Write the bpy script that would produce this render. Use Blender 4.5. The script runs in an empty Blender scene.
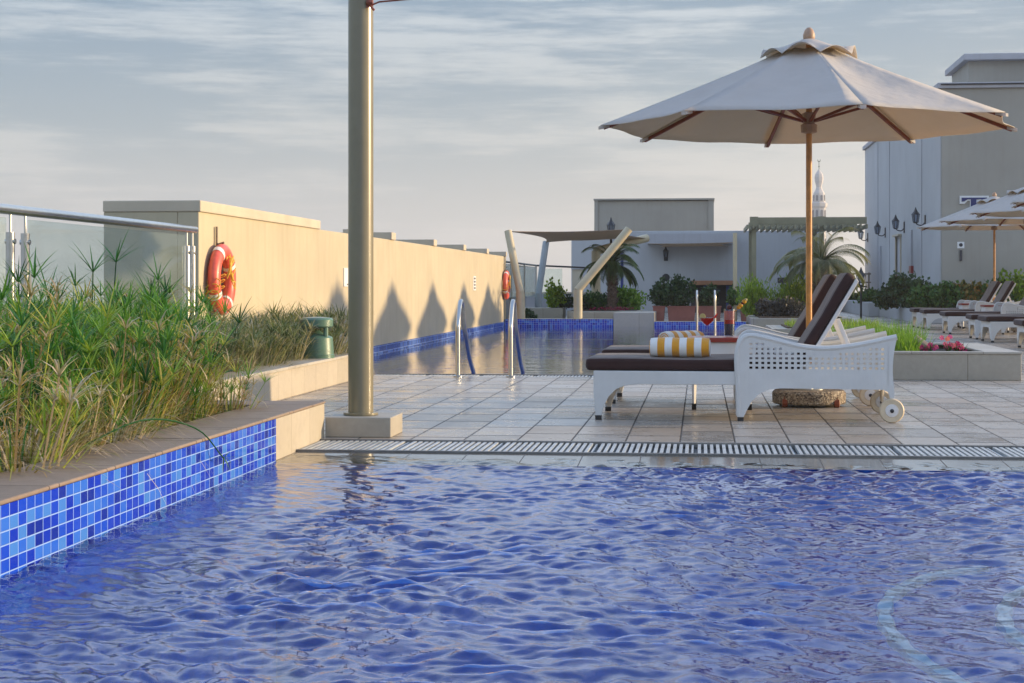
import bpy, bmesh, math, random
import numpy as np
from mathutils import Vector, Matrix
R = math.radians
PI = math.pi
rng = random.Random(7)
S = bpy.context.scene
COL = S.collection

# ------------------------------------------------------------------ camera
F, CX, CY, H, TH = 1700.0, 512.0, 285.0, 0.95, R(6.31)
def at(px, py, d):
    xc = (px-CX)/F; zc = (CY-py)/F
    return Vector((d*(xc*math.cos(TH)-math.sin(TH)), d*(xc*math.sin(TH)+math.cos(TH)), H+zc*d))
def gnd(px, py, z=0.0):
    return at(px, py, (H-z)*F/(py-CY))
cam = bpy.data.cameras.new('camera'); co = bpy.data.objects.new('camera', cam); COL.objects.link(co)
co.location = (0, 0, H); co.rotation_euler = (PI/2, 0, TH)
cam.sensor_width = 36; cam.lens = 36*F/1024; cam.shift_y = -(341.5-CY)/1024
cam.clip_start = .05; cam.clip_end = 5000
S.camera = co

# ------------------------------------------------------------------ helpers
def tag(o, label=None, cat=None, group=None, kind=None):
    if label: o['label'] = label
    if cat: o['category'] = cat
    if group: o['group'] = group
    if kind: o['kind'] = kind
    return o
def thing(name, label, cat, loc=(0,0,0), rz=0, group=None):
    o = bpy.data.objects.new(name, None); COL.objects.link(o)
    o.empty_display_size = .1
    o.location = loc; o.rotation_euler = (0,0,rz)
    return tag(o, label, cat, group)
def rootloc(p):
    while p.parent: p = p.parent
    return Vector(p.location)
class MB:
    def __init__(s): s.v=[]; s.f=[]; s.mi=[]; s.c=None
    def add(s, vs, fs, mi=0):
        n=len(s.v); s.v += [tuple(v) for v in vs]
        s.f += [tuple(i+n for i in f) for f in fs]; s.mi += [mi]*len(fs); return s
    def box(s, x0,x1,y0,y1,z0,z1, mi=0):
        vs=[(x,y,z) for z in (z0,z1) for y in (y0,y1) for x in (x0,x1)]
        return s.add(vs, [(0,2,3,1),(4,5,7,6),(0,1,5,4),(2,6,7,3),(0,4,6,2),(1,3,7,5)], mi)
    def tube(s, pts, r, n=10, cap=True, mi=0):
        pts=[Vector(p) for p in pts]; m=len(pts)
        rs = r if isinstance(r,(list,tuple)) else [r]*m
        vs=[]; prev=None
        for i,p in enumerate(pts):
            t=(pts[min(i+1,m-1)]-pts[max(i-1,0)]).normalized()
            if prev is None:
                a=Vector((0,0,1)) if abs(t.z)<.9 else Vector((1,0,0))
                u=t.cross(a).normalized()
            else:
                u=(prev-t*prev.dot(t)).normalized()
            prev=u; w=t.cross(u)
            for k in range(n):
                a=2*PI*k/n; vs.append(p+(u*math.cos(a)+w*math.sin(a))*rs[i])
        fs=[(i*n+k,i*n+(k+1)%n,(i+1)*n+(k+1)%n,(i+1)*n+k) for i in range(m-1) for k in range(n)]
        if cap: fs += [tuple(range(n-1,-1,-1)), tuple((m-1)*n+k for k in range(n))]
        return s.add(vs, fs, mi)
    def lathe(s, prof, c=(0,0,0), n=24, axis='z', mi=0, rot=0):
        vs=[]; m=len(prof)
        for r,z in prof:
            for k in range(n):
                a=2*PI*k/n+rot; x,y=r*math.cos(a),r*math.sin(a)
                p=(x,y,z) if axis=='z' else ((z,x,y) if axis=='x' else (x,z,y))
                vs.append((c[0]+p[0],c[1]+p[1],c[2]+p[2]))
        fs=[(i*n+k,i*n+(k+1)%n,(i+1)*n+(k+1)%n,(i+1)*n+k) for i in range(m-1) for k in range(n)]
        fs += [tuple(range(n-1,-1,-1)), tuple((m-1)*n+k for k in range(n))]
        return s.add(vs, fs, mi)
    def prism(s, poly, y0, y1, mi=0):          # poly in XZ, extruded along Y
        n=len(poly); vs=[(x,y0,z) for x,z in poly]+[(x,y1,z) for x,z in poly]
        fs=[tuple(range(n)), tuple(range(2*n-1,n-1,-1))]+[(i,i+n,(i+1)%n+n,(i+1)%n) for i in range(n)]
        return s.add(vs, fs, mi)
    def build(s, name, mat, parent=None, smooth=False, bevel=0, seg=2, fixn=True):
        me=bpy.data.meshes.new(name)
        off = rootloc(parent) if parent else Vector((0,0,0))
        me.from_pydata([(v[0]-off.x,v[1]-off.y,v[2]-off.z) for v in s.v], [], s.f)
        if fixn:
            bm=bmesh.new(); bm.from_mesh(me); bmesh.ops.recalc_face_normals(bm, faces=bm.faces); bm.to_mesh(me); bm.free()
        if len(s.mi)==len(me.polygons): me.polygons.foreach_set('material_index', s.mi)
        for m in (mat if isinstance(mat,(list,tuple)) else [mat]): me.materials.append(m)
        if smooth:
            me.polygons.foreach_set('use_smooth',[True]*len(me.polygons))
            try: me.set_sharp_from_angle(angle=R(40))
            except Exception: pass
        if s.c is not None:
            a=me.attributes.new('Col','FLOAT','POINT'); a.data.foreach_set('value', s.c)
        me.update()
        o=bpy.data.objects.new(name, me); COL.objects.link(o)
        if parent: o.parent=parent
        if bevel:
            b=o.modifiers.new('bevel','BEVEL'); b.width=bevel; b.segments=seg; b.limit_method='ANGLE'; b.angle_limit=R(35)
        return o
def extrude_grid(faces2d, y0, y1, name, mat, parent, smooth=False):
    """faces2d: list of polygons in XZ; shared corners are welded, then the sheet gets thickness along Y"""
    bm=bmesh.new(); idx={}
    def vv(p):
        k=(round(p[0],5),round(p[1],5))
        if k not in idx: idx[k]=bm.verts.new((p[0],y0,p[1]))
        return idx[k]
    for f in faces2d:
        vs=[]
        for p in f:
            v=vv(p)
            if v not in vs: vs.append(v)
        if len(vs)>2:
            try: bm.faces.new(vs)
            except ValueError: pass
    r=bmesh.ops.extrude_face_region(bm, geom=bm.faces[:])
    bmesh.ops.translate(bm, vec=(0,y1-y0,0), verts=[g for g in r['geom'] if isinstance(g,bmesh.types.BMVert)])
    bmesh.ops.recalc_face_normals(bm, faces=bm.faces)
    me=bpy.data.meshes.new(name); bm.to_mesh(me); bm.free(); me.materials.append(mat)
    o=bpy.data.objects.new(name, me); COL.objects.link(o); o.parent=parent
    return o
def kids(o): return [c for c in COL.objects if c.parent is o]
CH={}
def copy_tree(root, loc, rz, label, group=None):
    def rec(o, parent):
        c=o.copy(); COL.objects.link(c); c.parent=parent
        for ch in CHK[o.name]: rec(ch, c)
        return c
    c=rec(root, None); c.location=loc; c.rotation_euler=(0,0,rz); c['label']=label
    if group: c['group']=group
    return c
CHK={}
def index_tree(o):
    CHK[o.name]=kids(o)
    for c in CHK[o.name]: index_tree(c)

# ------------------------------------------------------------------ materials
def nt(name):
    m=bpy.data.materials.new(name); m.use_nodes=True; t=m.node_tree
    return m, t, t.nodes['Principled BSDF'], t.nodes['Material Output']
def N(t, typ, **kw):
    n=t.nodes.new(typ)
    for k,v in kw.items(): setattr(n,k,v)
    return n
def mathn(t, op, a, b=None, c=None):
    n=N(t,'ShaderNodeMath',operation=op)
    for i,x in enumerate((a,b,c)):
        if x is None: continue
        if isinstance(x,(int,float)): n.inputs[i].default_value=x
        else: t.links.new(x, n.inputs[i])
    return n.outputs[0]
def c4(c): return (c[0],c[1],c[2],1)
def mix(t, fac, a, b, typ='MIX'):
    n=N(t,'ShaderNodeMix',data_type='RGBA',blend_type=typ)
    for s,x in ((0,fac),(6,a),(7,b)):
        if isinstance(x,(int,float)): n.inputs[s].default_value=x
        elif isinstance(x,tuple): n.inputs[s].default_value=c4(x)
        else: t.links.new(x,n.inputs[s])
    return n.outputs[2]
def ramp(t, fac, stops):
    n=N(t,'ShaderNodeValToRGB'); e=n.color_ramp.elements
    while len(e)<len(stops): e.new(.5)
    for i,(p,c) in enumerate(stops): e[i].position=p; e[i].color=c4(c)
    t.links.new(fac,n.inputs[0]); return n.outputs[0]
def noise(t, scale, detail=4, rough=.55, vec=None):
    n=N(t,'ShaderNodeTexNoise'); n.inputs['Scale'].default_value=scale; n.inputs['Detail'].default_value=detail
    n.inputs['Roughness'].default_value=rough
    if vec is None: vec=N(t,'ShaderNodeNewGeometry').outputs['Position']
    t.links.new(vec,n.inputs['Vector']); return n.outputs['Fac']
def bump(t, bsdf, h, strength=.3, dist=.01):
    b=N(t,'ShaderNodeBump'); b.inputs['Strength'].default_value=strength; b.inputs['Distance'].default_value=dist
    t.links.new(h,b.inputs['Height']); t.links.new(b.outputs[0],bsdf.inputs['Normal']); return b
def mat(name, col, rough=.6, metal=0, var=.12, vs=3, bs=0, bscale=60, bd=.004, coat=0, objspace=False, col2=None, spec=None):
    m,t,b,o=nt(name)
    vec=None
    if objspace: vec=N(t,'ShaderNodeTexCoord').outputs['Object']
    if var or col2:
        f=noise(t,vs,6,.6,vec)
        lo=tuple(max(0,x*(1-var)) for x in col); hi=col2 or tuple(min(1,x*(1+var)) for x in col)
        c=ramp(t,f,[(.35,lo),(.65,hi)]); t.links.new(c,b.inputs['Base Color'])
    else: b.inputs['Base Color'].default_value=c4(col)
    b.inputs['Roughness'].default_value=rough; b.inputs['Metallic'].default_value=metal
    if coat: b.inputs['Coat Weight'].default_value=coat
    if spec is not None: b.inputs['Specular IOR Level'].default_value=spec
    if bs: bump(t,b,noise(t,bscale,5,.6,vec),bs,bd)
    return m
def tiles(name, au, av, su, sv, cols, grout, gw, vg=1.0, rough=.3, stagger=0, bstr=.6, spotty=0, gvar=.0, off=(0,0), dirt=0, roughvar=.0, bd=.003):
    """procedural tile grid on world axes au/av ('X','Y','Z')"""
    m,t,b,o=nt(name)
    sp=N(t,'ShaderNodeSeparateXYZ'); t.links.new(N(t,'ShaderNodeNewGeometry').outputs['Position'],sp.inputs[0])
    u=mathn(t,'DIVIDE',mathn(t,'ADD',sp.outputs[au],off[0]),su); v=mathn(t,'DIVIDE',mathn(t,'ADD',sp.outputs[av],off[1]),sv)
    iu=mathn(t,'FLOOR',u)
    if stagger:
        wn=N(t,'ShaderNodeTexWhiteNoise',noise_dimensions='1D'); t.links.new(iu,wn.inputs['W'])
        v=mathn(t,'ADD',v,mathn(t,'MULTIPLY',wn.outputs['Value'],stagger))
    iv=mathn(t,'FLOOR',v)
    fu=mathn(t,'FRACT',u); fv=mathn(t,'FRACT',v)
    du=mathn(t,'MULTIPLY',mathn(t,'MINIMUM',fu,mathn(t,'SUBTRACT',1.0,fu)),su)
    dv=mathn(t,'MULTIPLY',mathn(t,'MINIMUM',fv,mathn(t,'SUBTRACT',1.0,fv)),sv*vg)
    dm=mathn(t,'MINIMUM',du,dv)
    mr=N(t,'ShaderNodeMapRange'); mr.inputs['From Min'].default_value=gw*.35; mr.inputs['From Max'].default_value=gw*.65
    t.links.new(dm,mr.inputs['Value']); mask=mr.outputs[0]
    cb=N(t,'ShaderNodeCombineXYZ'); t.links.new(iu,cb.inputs[0]); t.links.new(iv,cb.inputs[1])
    w=N(t,'ShaderNodeTexWhiteNoise',noise_dimensions='2D'); t.links.new(cb.outputs[0],w.inputs['Vector'])
    k=len(cols); n=N(t,'ShaderNodeValToRGB'); n.color_ramp.interpolation='LINEAR' if k<4 else 'CONSTANT'
    e=n.color_ramp.elements
    while len(e)<k: e.new(.5)
    for i,c in enumerate(cols): e[i].position=i/(k-1) if k<4 else i/k; e[i].color=c4(c)
    t.links.new(w.outputs['Value'],n.inputs[0]); tc=n.outputs[0]
    if spotty:
        f=noise(t,2.2,7,.65); tc=mix(t,mathn(t,'MULTIPLY',f,spotty),tc,tuple(x*.45 for x in cols[0]),'MIX')
        f2=noise(t,26,5,.6); tc=mix(t,.35*spotty,tc,ramp(t,f2,[(.3,(.35,.35,.35)),(.7,(.75,.75,.75))]),'OVERLAY')
    if dirt:
        g=noise(t,7,6,.7); tc=mix(t,mathn(t,'MULTIPLY',ramp(t,g,[(.5,(0,0,0)),(.72,(1,1,1))]),dirt),tc,(.12,.09,.06))
    c=mix(t,mask,grout,tc); t.links.new(c,b.inputs['Base Color'])
    if roughvar:
        rr=N(t,'ShaderNodeMapRange'); rr.inputs['From Min'].default_value=.35; rr.inputs['From Max'].default_value=.65
        rr.inputs['To Min'].default_value=rough; rr.inputs['To Max'].default_value=rough+roughvar
        t.links.new(noise(t,3.1,6,.65),rr.inputs['Value'])
        t.links.new(mathn(t,'ADD',mathn(t,'ADD',rr.outputs[0],mathn(t,'MULTIPLY',w.outputs['Value'],.09)),mathn(t,'MULTIPLY',mathn(t,'SUBTRACT',1.0,mask),.4)),b.inputs['Roughness'])
    else:
        t.links.new(mathn(t,'ADD',mathn(t,'MULTIPLY',mathn(t,'SUBTRACT',1.0,mask),.5),rough),b.inputs['Roughness'])
    tilt=mathn(t,'MULTIPLY',mathn(t,'MULTIPLY',fu,mathn(t,'SUBTRACT',w.outputs['Value'],.5)),.5)
    hgt=mathn(t,'ADD',mathn(t,'ADD',mask,tilt),mathn(t,'MULTIPLY',noise(t,14,4),.3))
    bump(t,b,hgt,bstr,bd)
    return m
M={}
BLUES=[(.003,.026,.42),(.006,.05,.52),(.02,.11,.58),(.003,.018,.28),(.05,.19,.58),(.004,.032,.46),(.008,.06,.52),(.03,.14,.60)]
M['mosaic_wall']=tiles('blue glass mosaic wall','Y','Z',.074,.047,BLUES,(.24,.38,.70),.0045,rough=.08,bstr=.7,off=(0,.022),bd=.002)
M['mosaic_wall_x']=tiles('blue glass mosaic end wall','X','Z',.055,.047,BLUES,(.40,.50,.70),.005,rough=.08,bstr=.5,off=(0,.022),bd=.002)
M['mosaic_floor']=tiles('blue glass mosaic floor','X','Y',.055,.055,[(.006,.085,.50),(.007,.09,.52),(.009,.10,.54),(.006,.08,.48),(.010,.11,.55),(.006,.085,.50),(.008,.095,.53),(.009,.105,.54)],(.009,.105,.53),.005,rough=.3,bstr=.3)
M['pool_blue']=mat('deep blue pool floor',(.002,.26,.84),.6,var=.14,vs=6)
M['mosaic_band']=tiles('blue mosaic band','Y','Z',.10,.08,[(.03,.08,.35),(.05,.12,.42),(.08,.17,.5),(.02,.06,.3)],(.2,.28,.45),.006,rough=.2,bstr=.3)
M['deck']=tiles('terrace floor tiles','X','Y',.33,.62,[(.28,.245,.205),(.46,.42,.37),(.37,.295,.22)],(.035,.03,.027),0.011,vg=.38,rough=.15,stagger=1.0,bstr=.4,spotty=.35,roughvar=.22,off=(.12,-.3),dirt=.12,bd=.002)
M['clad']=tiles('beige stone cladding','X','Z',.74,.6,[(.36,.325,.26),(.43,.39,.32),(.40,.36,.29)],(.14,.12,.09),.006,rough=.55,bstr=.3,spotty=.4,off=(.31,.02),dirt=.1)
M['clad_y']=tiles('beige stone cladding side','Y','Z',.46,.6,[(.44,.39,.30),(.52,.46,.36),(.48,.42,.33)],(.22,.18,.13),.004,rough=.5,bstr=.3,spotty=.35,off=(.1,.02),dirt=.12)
M['coping']=tiles('sandstone coping','X','Y',3.0,.6,[(.25,.185,.135),(.34,.26,.19),(.30,.22,.16)],(.10,.075,.055),.008,rough=.7,bstr=.6,spotty=.7,off=(.2,.1),dirt=.3,bd=.006)
M['coping_light']=tiles('light stone coping','X','Y',.7,.7,[(.42,.38,.31),(.50,.46,.39),(.46,.42,.35)],(.2,.17,.14),.006,rough=.6,bstr=.3,spotty=.4)
M['ledge']=tiles('wet beige ledge tile','X','Y',.33,.9,[(.11,.098,.083),(.15,.135,.112),(.13,.115,.096)],(.06,.05,.045),.006,rough=.12,bstr=.2,spotty=.5)
M['render_beige']=mat('painted render beige',(.47,.405,.275),.85,var=.06,vs=1.2,bs=.25,bscale=70,bd=.003)
def weather(m,amt):
    t=m.node_tree; b=t.nodes['Principled BSDF']; l=b.inputs['Base Color'].links[0]; src=l.from_socket
    pos=N(t,'ShaderNodeNewGeometry').outputs['Position']; mp=N(t,'ShaderNodeMapping'); mp.inputs['Scale'].default_value=(7,7,.5); t.links.new(pos,mp.inputs[0])
    f=ramp(t,noise(t,1,5,.65,mp.outputs[0]),[(.48,(0,0,0)),(.72,(1,1,1))]); g=ramp(t,noise(t,.9,7,.7,pos),[(.4,(0,0,0)),(.7,(1,1,1))])
    c=mix(t,mathn(t,'MULTIPLY',f,amt),src,(.20,.16,.11)); c=mix(t,mathn(t,'MULTIPLY',g,amt*.7),c,(.24,.19,.13)); t.links.new(c,b.inputs['Base Color'])
weather(M['render_beige'],.16)
M['render_cap']=mat('painted render coping',(.50,.43,.32),.85,var=.08,vs=2,bs=.2,bscale=60)
M['render_grey']=mat('painted render warm grey',(.34,.32,.275),.85,var=.06,vs=.6,bs=.15,bscale=40)
M['render_pale']=mat('painted render pale blue grey',(.45,.455,.46),.8,var=.05,vs=.5,bs=.15,bscale=40)
M['render_mid']=mat('painted render lilac grey',(.42,.42,.44),.85,var=.05,vs=.4,bs=.1,bscale=40)
weather(M['render_grey'],.12); weather(M['render_pale'],.10); weather(M['render_mid'],.15)
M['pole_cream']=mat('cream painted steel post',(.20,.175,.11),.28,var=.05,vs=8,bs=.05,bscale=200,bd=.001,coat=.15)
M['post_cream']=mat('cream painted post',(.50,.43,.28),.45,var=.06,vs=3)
M['post_grey']=mat('grey painted post',(.33,.36,.37),.45,var=.06,vs=3)
M['pergola']=mat('olive beige painted timber',(.27,.25,.16),.6,var=.1,vs=3)
M['sail']=mat('taupe shade cloth',(.36,.30,.24),.9,var=.06,vs=2,bs=.2,bscale=120)
M['steel']=mat('brushed stainless steel',(.50,.50,.48),.3,1,var=.06,vs=20)
M['dark_metal']=mat('black painted metal',(.018,.018,.022),.4,0,var=0)
M['rubber']=mat('black rubber foot',(.02,.02,.022),.6,var=0)
M['gray_rust']=mat('dull fixing metal',(.25,.2,.15),.5,.7,var=.2,vs=40)
M['white_grate']=mat('white plastic grate slats',(.44,.46,.46),.4,var=.2,vs=9)
M['grate_frame']=mat('grate channel frame',(.17,.165,.155),.5,var=.2,vs=8)
M['black_gap']=mat('dark channel bottom',(.15,.155,.16),.6,var=.2)
M['wood']=mat('varnished orange wood',(.52,.22,.045),.32,var=.2,vs=14,coat=.3,objspace=True)
M['wood_rib']=mat('red brown wood',(.22,.05,.02),.45,var=.25,vs=14,objspace=True)
M['wood_pale']=mat('pale turned wood',(.42,.26,.16),.5,var=.15,vs=14,objspace=True)
M['ringred']=mat('faded coral red ring plastic',(.66,.10,.06),.4,var=.15,vs=9,coat=.1)
M['reflect']=mat('white reflective band',(.75,.70,.66),.4,var=.1,vs=30)
M['rope']=mat('yellow rope',(.72,.42,.05),.8,var=.25,vs=40,bs=.4,bscale=200)
M['green_plastic']=mat('dark green plastic',(.085,.17,.12),.38,var=.10,vs=5,coat=.1)
M['soil']=mat('brown planting soil',(.075,.05,.035),.95,var=.5,vs=18,bs=1,bscale=25,bd=.05)
M['white_table']=mat('white painted table',(.66,.66,.66),.5,var=.05,vs=5,objspace=True)
M['red_top']=mat('dark red table top',(.27,.025,.015),.3,var=.2,vs=6,coat=.2,objspace=True)
M['tyre_cream']=mat('cream plastic wheel',(.62,.50,.34),.45,var=.08,vs=20,objspace=True)
M['hub']=mat('white plastic hub',(.70,.66,.62),.4,var=.05,vs=20,objspace=True)
M['terracotta']=mat('terracotta trough',(.26,.09,.07),.7,var=.12,vs=5)
M['trunk']=mat('fibrous palm trunk',(.13,.085,.06),.95,var=.5,vs=26,bs=1,bscale=30,bd=.06)
M['branch']=mat('shrub branches',(.09,.06,.04),.9,var=.3,vs=12)
M['dark_inside']=mat('dark bar interior',(.02,.018,.028),.7,var=.3,vs=2)
M['blue_paint']=mat('blue painted panel',(.03,.05,.22),.5,var=.2,vs=3)
M['orange_board']=mat('orange brown bar fascia',(.33,.15,.07),.5,var=.15,vs=3)
M['sign_white']=mat('white sign board',(.72,.72,.70),.5,var=.04,vs=9)
M['sign_navy']=mat('navy sign letter',(.012,.02,.12),.4,var=0)
M['sign_dark']=mat('dark sign print',(.04,.04,.05),.5,var=0)
M['alarm']=mat('red alarm box',(.24,.02,.02),.4,var=0)
M['minaret']=mat('pale mosque stone',(.50,.46,.43),.8,var=.06,vs=.3)
M['minaret_dark']=mat('minaret opening shade',(.13,.13,.15),.8,var=0)
M['gold']=mat('dull brass finial',(.10,.13,.08),.4,.3,var=0)
M['far']=mat('pale dusty ground',(.42,.40,.36),.95,var=.12,vs=.01)
M['roofslab']=mat('terrace slab',(.2,.19,.17),.9,var=.1)
M['edge_white']=mat('pale curved pool step edge',(.62,.70,.74),.5,var=.25,vs=14)
M['glow']=M['sign_white']

def granite():
    m,t,b,o=nt('exposed aggregate concrete')
    v=N(t,'ShaderNodeTexVoronoi'); v.inputs['Scale'].default_value=90
    t.links.new(N(t,'ShaderNodeTexCoord').outputs['Object'],v.inputs['Vector'])
    c=ramp(t,v.outputs['Color'],[(.15,(.07,.055,.045)),(.5,(.26,.20,.14)),(.85,(.45,.38,.28))])
    t.links.new(c,b.inputs['Base Color']); b.inputs['Roughness'].default_value=.85
    bump(t,b,v.outputs['Distance'],.8,.006); return m
M['aggregate']=granite()
def wicker():
    m,t,b,o=nt('white woven wicker')
    tc=N(t,'ShaderNodeTexCoord').outputs['Object']
    a=N(t,'ShaderNodeTexWave',wave_type='BANDS',bands_direction='X'); a.inputs['Scale'].default_value=38; a.inputs['Distortion'].default_value=.4
    c=N(t,'ShaderNodeTexWave',wave_type='BANDS',bands_direction='Z'); c.inputs['Scale'].default_value=55; c.inputs['Distortion'].default_value=.4
    t.links.new(tc,a.inputs[0]); t.links.new(tc,c.inputs[0])
    h=mathn(t,'MULTIPLY',a.outputs['Fac'],c.outputs['Fac'])
    f=noise(t,5,5,.6,tc)
    base=ramp(t,f,[(.3,(.72,.72,.70)),(.7,(.80,.80,.78))])
    t.links.new(mix(t,mathn(t,'MULTIPLY',mathn(t,'SUBTRACT',1.0,h),.28),base,(.36,.36,.36)),b.inputs['Base Color'])
    b.inputs['Roughness'].default_value=.5; bump(t,b,h,.6,.004); return m
M['wicker']=wicker()
def cushion(name,c):
    m,t,b,o=nt(name); tc=N(t,'ShaderNodeTexCoord').outputs['Object']
    f=noise(t,7,5,.6,tc); t.links.new(ramp(t,f,[(.3,tuple(x*.8 for x in c)),(.7,tuple(x*1.2 for x in c))]),b.inputs['Base Color'])
    b.inputs['Roughness'].default_value=.85
    b.inputs['Sheen Weight'].default_value=.08; b.inputs['Sheen Roughness'].default_value=.5
    h=mathn(t,'ADD',mathn(t,'MULTIPLY',noise(t,450,2,.5,tc),.4),noise(t,6,3,.5,tc)); bump(t,b,h,.4,.012); return m
M['cush_side']=cushion('maroon brown cushion side cloth',(.032,.010,.009))
M['cush_top']=cushion('taupe brown cushion top cloth',(.165,.13,.115))
def canopy_mat():
    m,t,b,o=nt('off white umbrella cloth')
    tc=N(t,'ShaderNodeTexCoord').outputs['Object']
    f=noise(t,3,5,.6,tc); c=ramp(t,f,[(.3,(.60,.575,.54)),(.7,(.66,.635,.60))])
    t.links.new(c,b.inputs['Base Color']); b.inputs['Roughness'].default_value=.9
    h=mathn(t,'ADD',mathn(t,'MULTIPLY',noise(t,2.5,3,.5,tc),1.0),mathn(t,'MULTIPLY',noise(t,350,1,.5,tc),.02)); bump(t,b,h,.6,.09)
    tr=N(t,'ShaderNodeBsdfTranslucent'); tr.inputs[0].default_value=(.75,.58,.36,1)
    ms=N(t,'ShaderNodeMixShader'); ms.inputs[0].default_value=.36
    t.links.new(b.outputs[0],ms.inputs[1]); t.links.new(tr.outputs[0],ms.inputs[2]); t.links.new(ms.outputs[0],o.inputs[0]); return m
M['canopy']=canopy_mat()
def towel():
    m,t,b,o=nt('yellow and white striped towel')
    tc=N(t,'ShaderNodeTexCoord').outputs['Object']; sp=N(t,'ShaderNodeSeparateXYZ'); t.links.new(tc,sp.inputs[0])
    g=mathn(t,'GREATER_THAN',mathn(t,'FRACT',mathn(t,'ADD',mathn(t,'DIVIDE',sp.outputs[0],.104),.5)),.5)
    t.links.new(mix(t,g,(.70,.31,.02),(.76,.76,.74)),b.inputs['Base Color']); b.inputs['Roughness'].default_value=.95
    b.inputs['Sheen Weight'].default_value=.4
    bump(t,b,noise(t,160,3,.7,tc),.8,.006); return m
M['towel']=towel()
def leafmat(name, stops, transl=.3, rough=.5):
    m,t,b,o=nt(name); a=N(t,'ShaderNodeAttribute',attribute_name='Col')
    c=ramp(t,a.outputs['Fac'],stops); t.links.new(c,b.inputs['Base Color']); b.inputs['Roughness'].default_value=rough
    b.inputs['Specular IOR Level'].default_value=.35
    tr=N(t,'ShaderNodeBsdfTranslucent'); t.links.new(mix(t,1.0,c,(1.3,1.5,.6),'MULTIPLY'),tr.inputs[0])
    ms=N(t,'ShaderNodeMixShader'); ms.inputs[0].default_value=transl
    t.links.new(b.outputs[0],ms.inputs[1]); t.links.new(tr.outputs[0],ms.inputs[2]); t.links.new(ms.outputs[0],o.inputs[0]); return m
M['papyrus']=leafmat('papyrus leaves green to straw',[(0,(.015,.07,.018)),(.22,(.045,.17,.03)),(.5,(.20,.34,.05)),(.68,(.38,.38,.07)),(.8,(.34,.22,.09)),(1,(.52,.43,.32))],.3)
M['grey_green']=leafmat('grey green needle foliage',[(0,(.03,.06,.03)),(.3,(.10,.14,.07)),(.6,(.22,.24,.10)),(.8,(.30,.26,.14)),(1,(.36,.32,.26))],.25)
M['dry']=leafmat('dry straw grass',[(0,(.10,.12,.04)),(.3,(.28,.24,.10)),(.6,(.38,.29,.18)),(1,(.58,.50,.42))],.2,.8)
M['leaf_mid']=leafmat('mid green shrub leaves',[(0,(.015,.045,.010)),(.5,(.05,.12,.025)),(1,(.12,.20,.05))],.25)
M['leaf_dark']=leafmat('dark green shrub leaves',[(0,(.012,.03,.012)),(.5,(.03,.065,.022)),(1,(.07,.12,.04))],.2)
M['leaf_lime']=leafmat('lime green feathery leaves',[(0,(.07,.13,.01)),(.5,(.19,.28,.02)),(1,(.34,.40,.05))],.35)
M['leaf_bright']=leafmat('bright green grass blades',[(0,(.06,.13,.012)),(.5,(.15,.27,.03)),(1,(.28,.40,.08))],.35)
M['leaf_rust']=leafmat('rust tinged shrub leaves',[(0,(.03,.05,.012)),(.45,(.11,.12,.03)),(.75,(.28,.16,.03)),(1,(.40,.14,.04))],.25)
M['leaf_purple']=leafmat('purple grey shrub leaves',[(0,(.02,.02,.02)),(.5,(.07,.065,.06)),(1,(.15,.13,.13))],.2)
M['frond']=leafmat('palm leaflets grey green',[(0,(.08,.10,.04)),(.5,(.17,.17,.08)),(1,(.32,.27,.17))],.25)
M['frond_green']=leafmat('palm leaflets green',[(0,(.03,.07,.02)),(.5,(.08,.13,.035)),(1,(.17,.20,.07))],.25)
M['pink']=leafmat('pink flower petals',[(0,(.45,.01,.12)),(.6,(.70,.05,.25)),(1,(.75,.22,.10))],.3)

def both_sides(t,f,ior):
    # the same reflectance whether a ray enters or leaves the thin pane
    bf=N(t,'ShaderNodeNewGeometry').outputs['Backfacing']
    t.links.new(mathn(t,'ADD',mathn(t,'MULTIPLY',bf,1/ior-ior),ior),f.inputs[0])
def glassmat(name, tint, gl=.9, ior=1.45):
    m,t,b,o=nt(name); t.nodes.remove(b)
    tr=N(t,'ShaderNodeBsdfTransparent'); tr.inputs[0].default_value=c4(tint)
    g=N(t,'ShaderNodeBsdfGlossy'); g.inputs['Roughness'].default_value=.02; g.inputs[0].default_value=(gl,gl,gl,1)
    f=N(t,'ShaderNodeFresnel'); both_sides(t,f,ior)
    ms=N(t,'ShaderNodeMixShader'); t.links.new(f.outputs[0],ms.inputs[0]); t.links.new(tr.outputs[0],ms.inputs[1]); t.links.new(g.outputs[0],ms.inputs[2])
    t.links.new(ms.outputs[0],o.inputs[0]); return m
def dusty_glass():
    m,t,b,o=nt('dusty balustrade glass'); t.nodes.remove(b)
    tr=N(t,'ShaderNodeBsdfTransparent'); tr.inputs[0].default_value=(.92,.97,.95,1)
    g=N(t,'ShaderNodeBsdfGlossy'); g.inputs['Roughness'].default_value=.03
    d=N(t,'ShaderNodeBsdfDiffuse'); d.inputs[0].default_value=(.62,.68,.66,1)
    f=N(t,'ShaderNodeFresnel'); both_sides(t,f,1.45)
    ms=N(t,'ShaderNodeMixShader'); t.links.new(f.outputs[0],ms.inputs[0]); t.links.new(tr.outputs[0],ms.inputs[1]); t.links.new(g.outputs[0],ms.inputs[2])
    m2=N(t,'ShaderNodeMixShader'); t.links.new(mathn(t,'MULTIPLY',noise(t,2.2,5,.6),.14),m2.inputs[0]); t.links.new(ms.outputs[0],m2.inputs[1]); t.links.new(d.outputs[0],m2.inputs[2])
    t.links.new(m2.outputs[0],o.inputs[0]); return m
M['glass']=dusty_glass()
M['clear_glass']=glassmat('clear drinking glass',(.88,.91,.93),1,1.6)
M['lamp_glass']=glassmat('smoky lantern glass',(.55,.6,.68),1,1.5)
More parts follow.
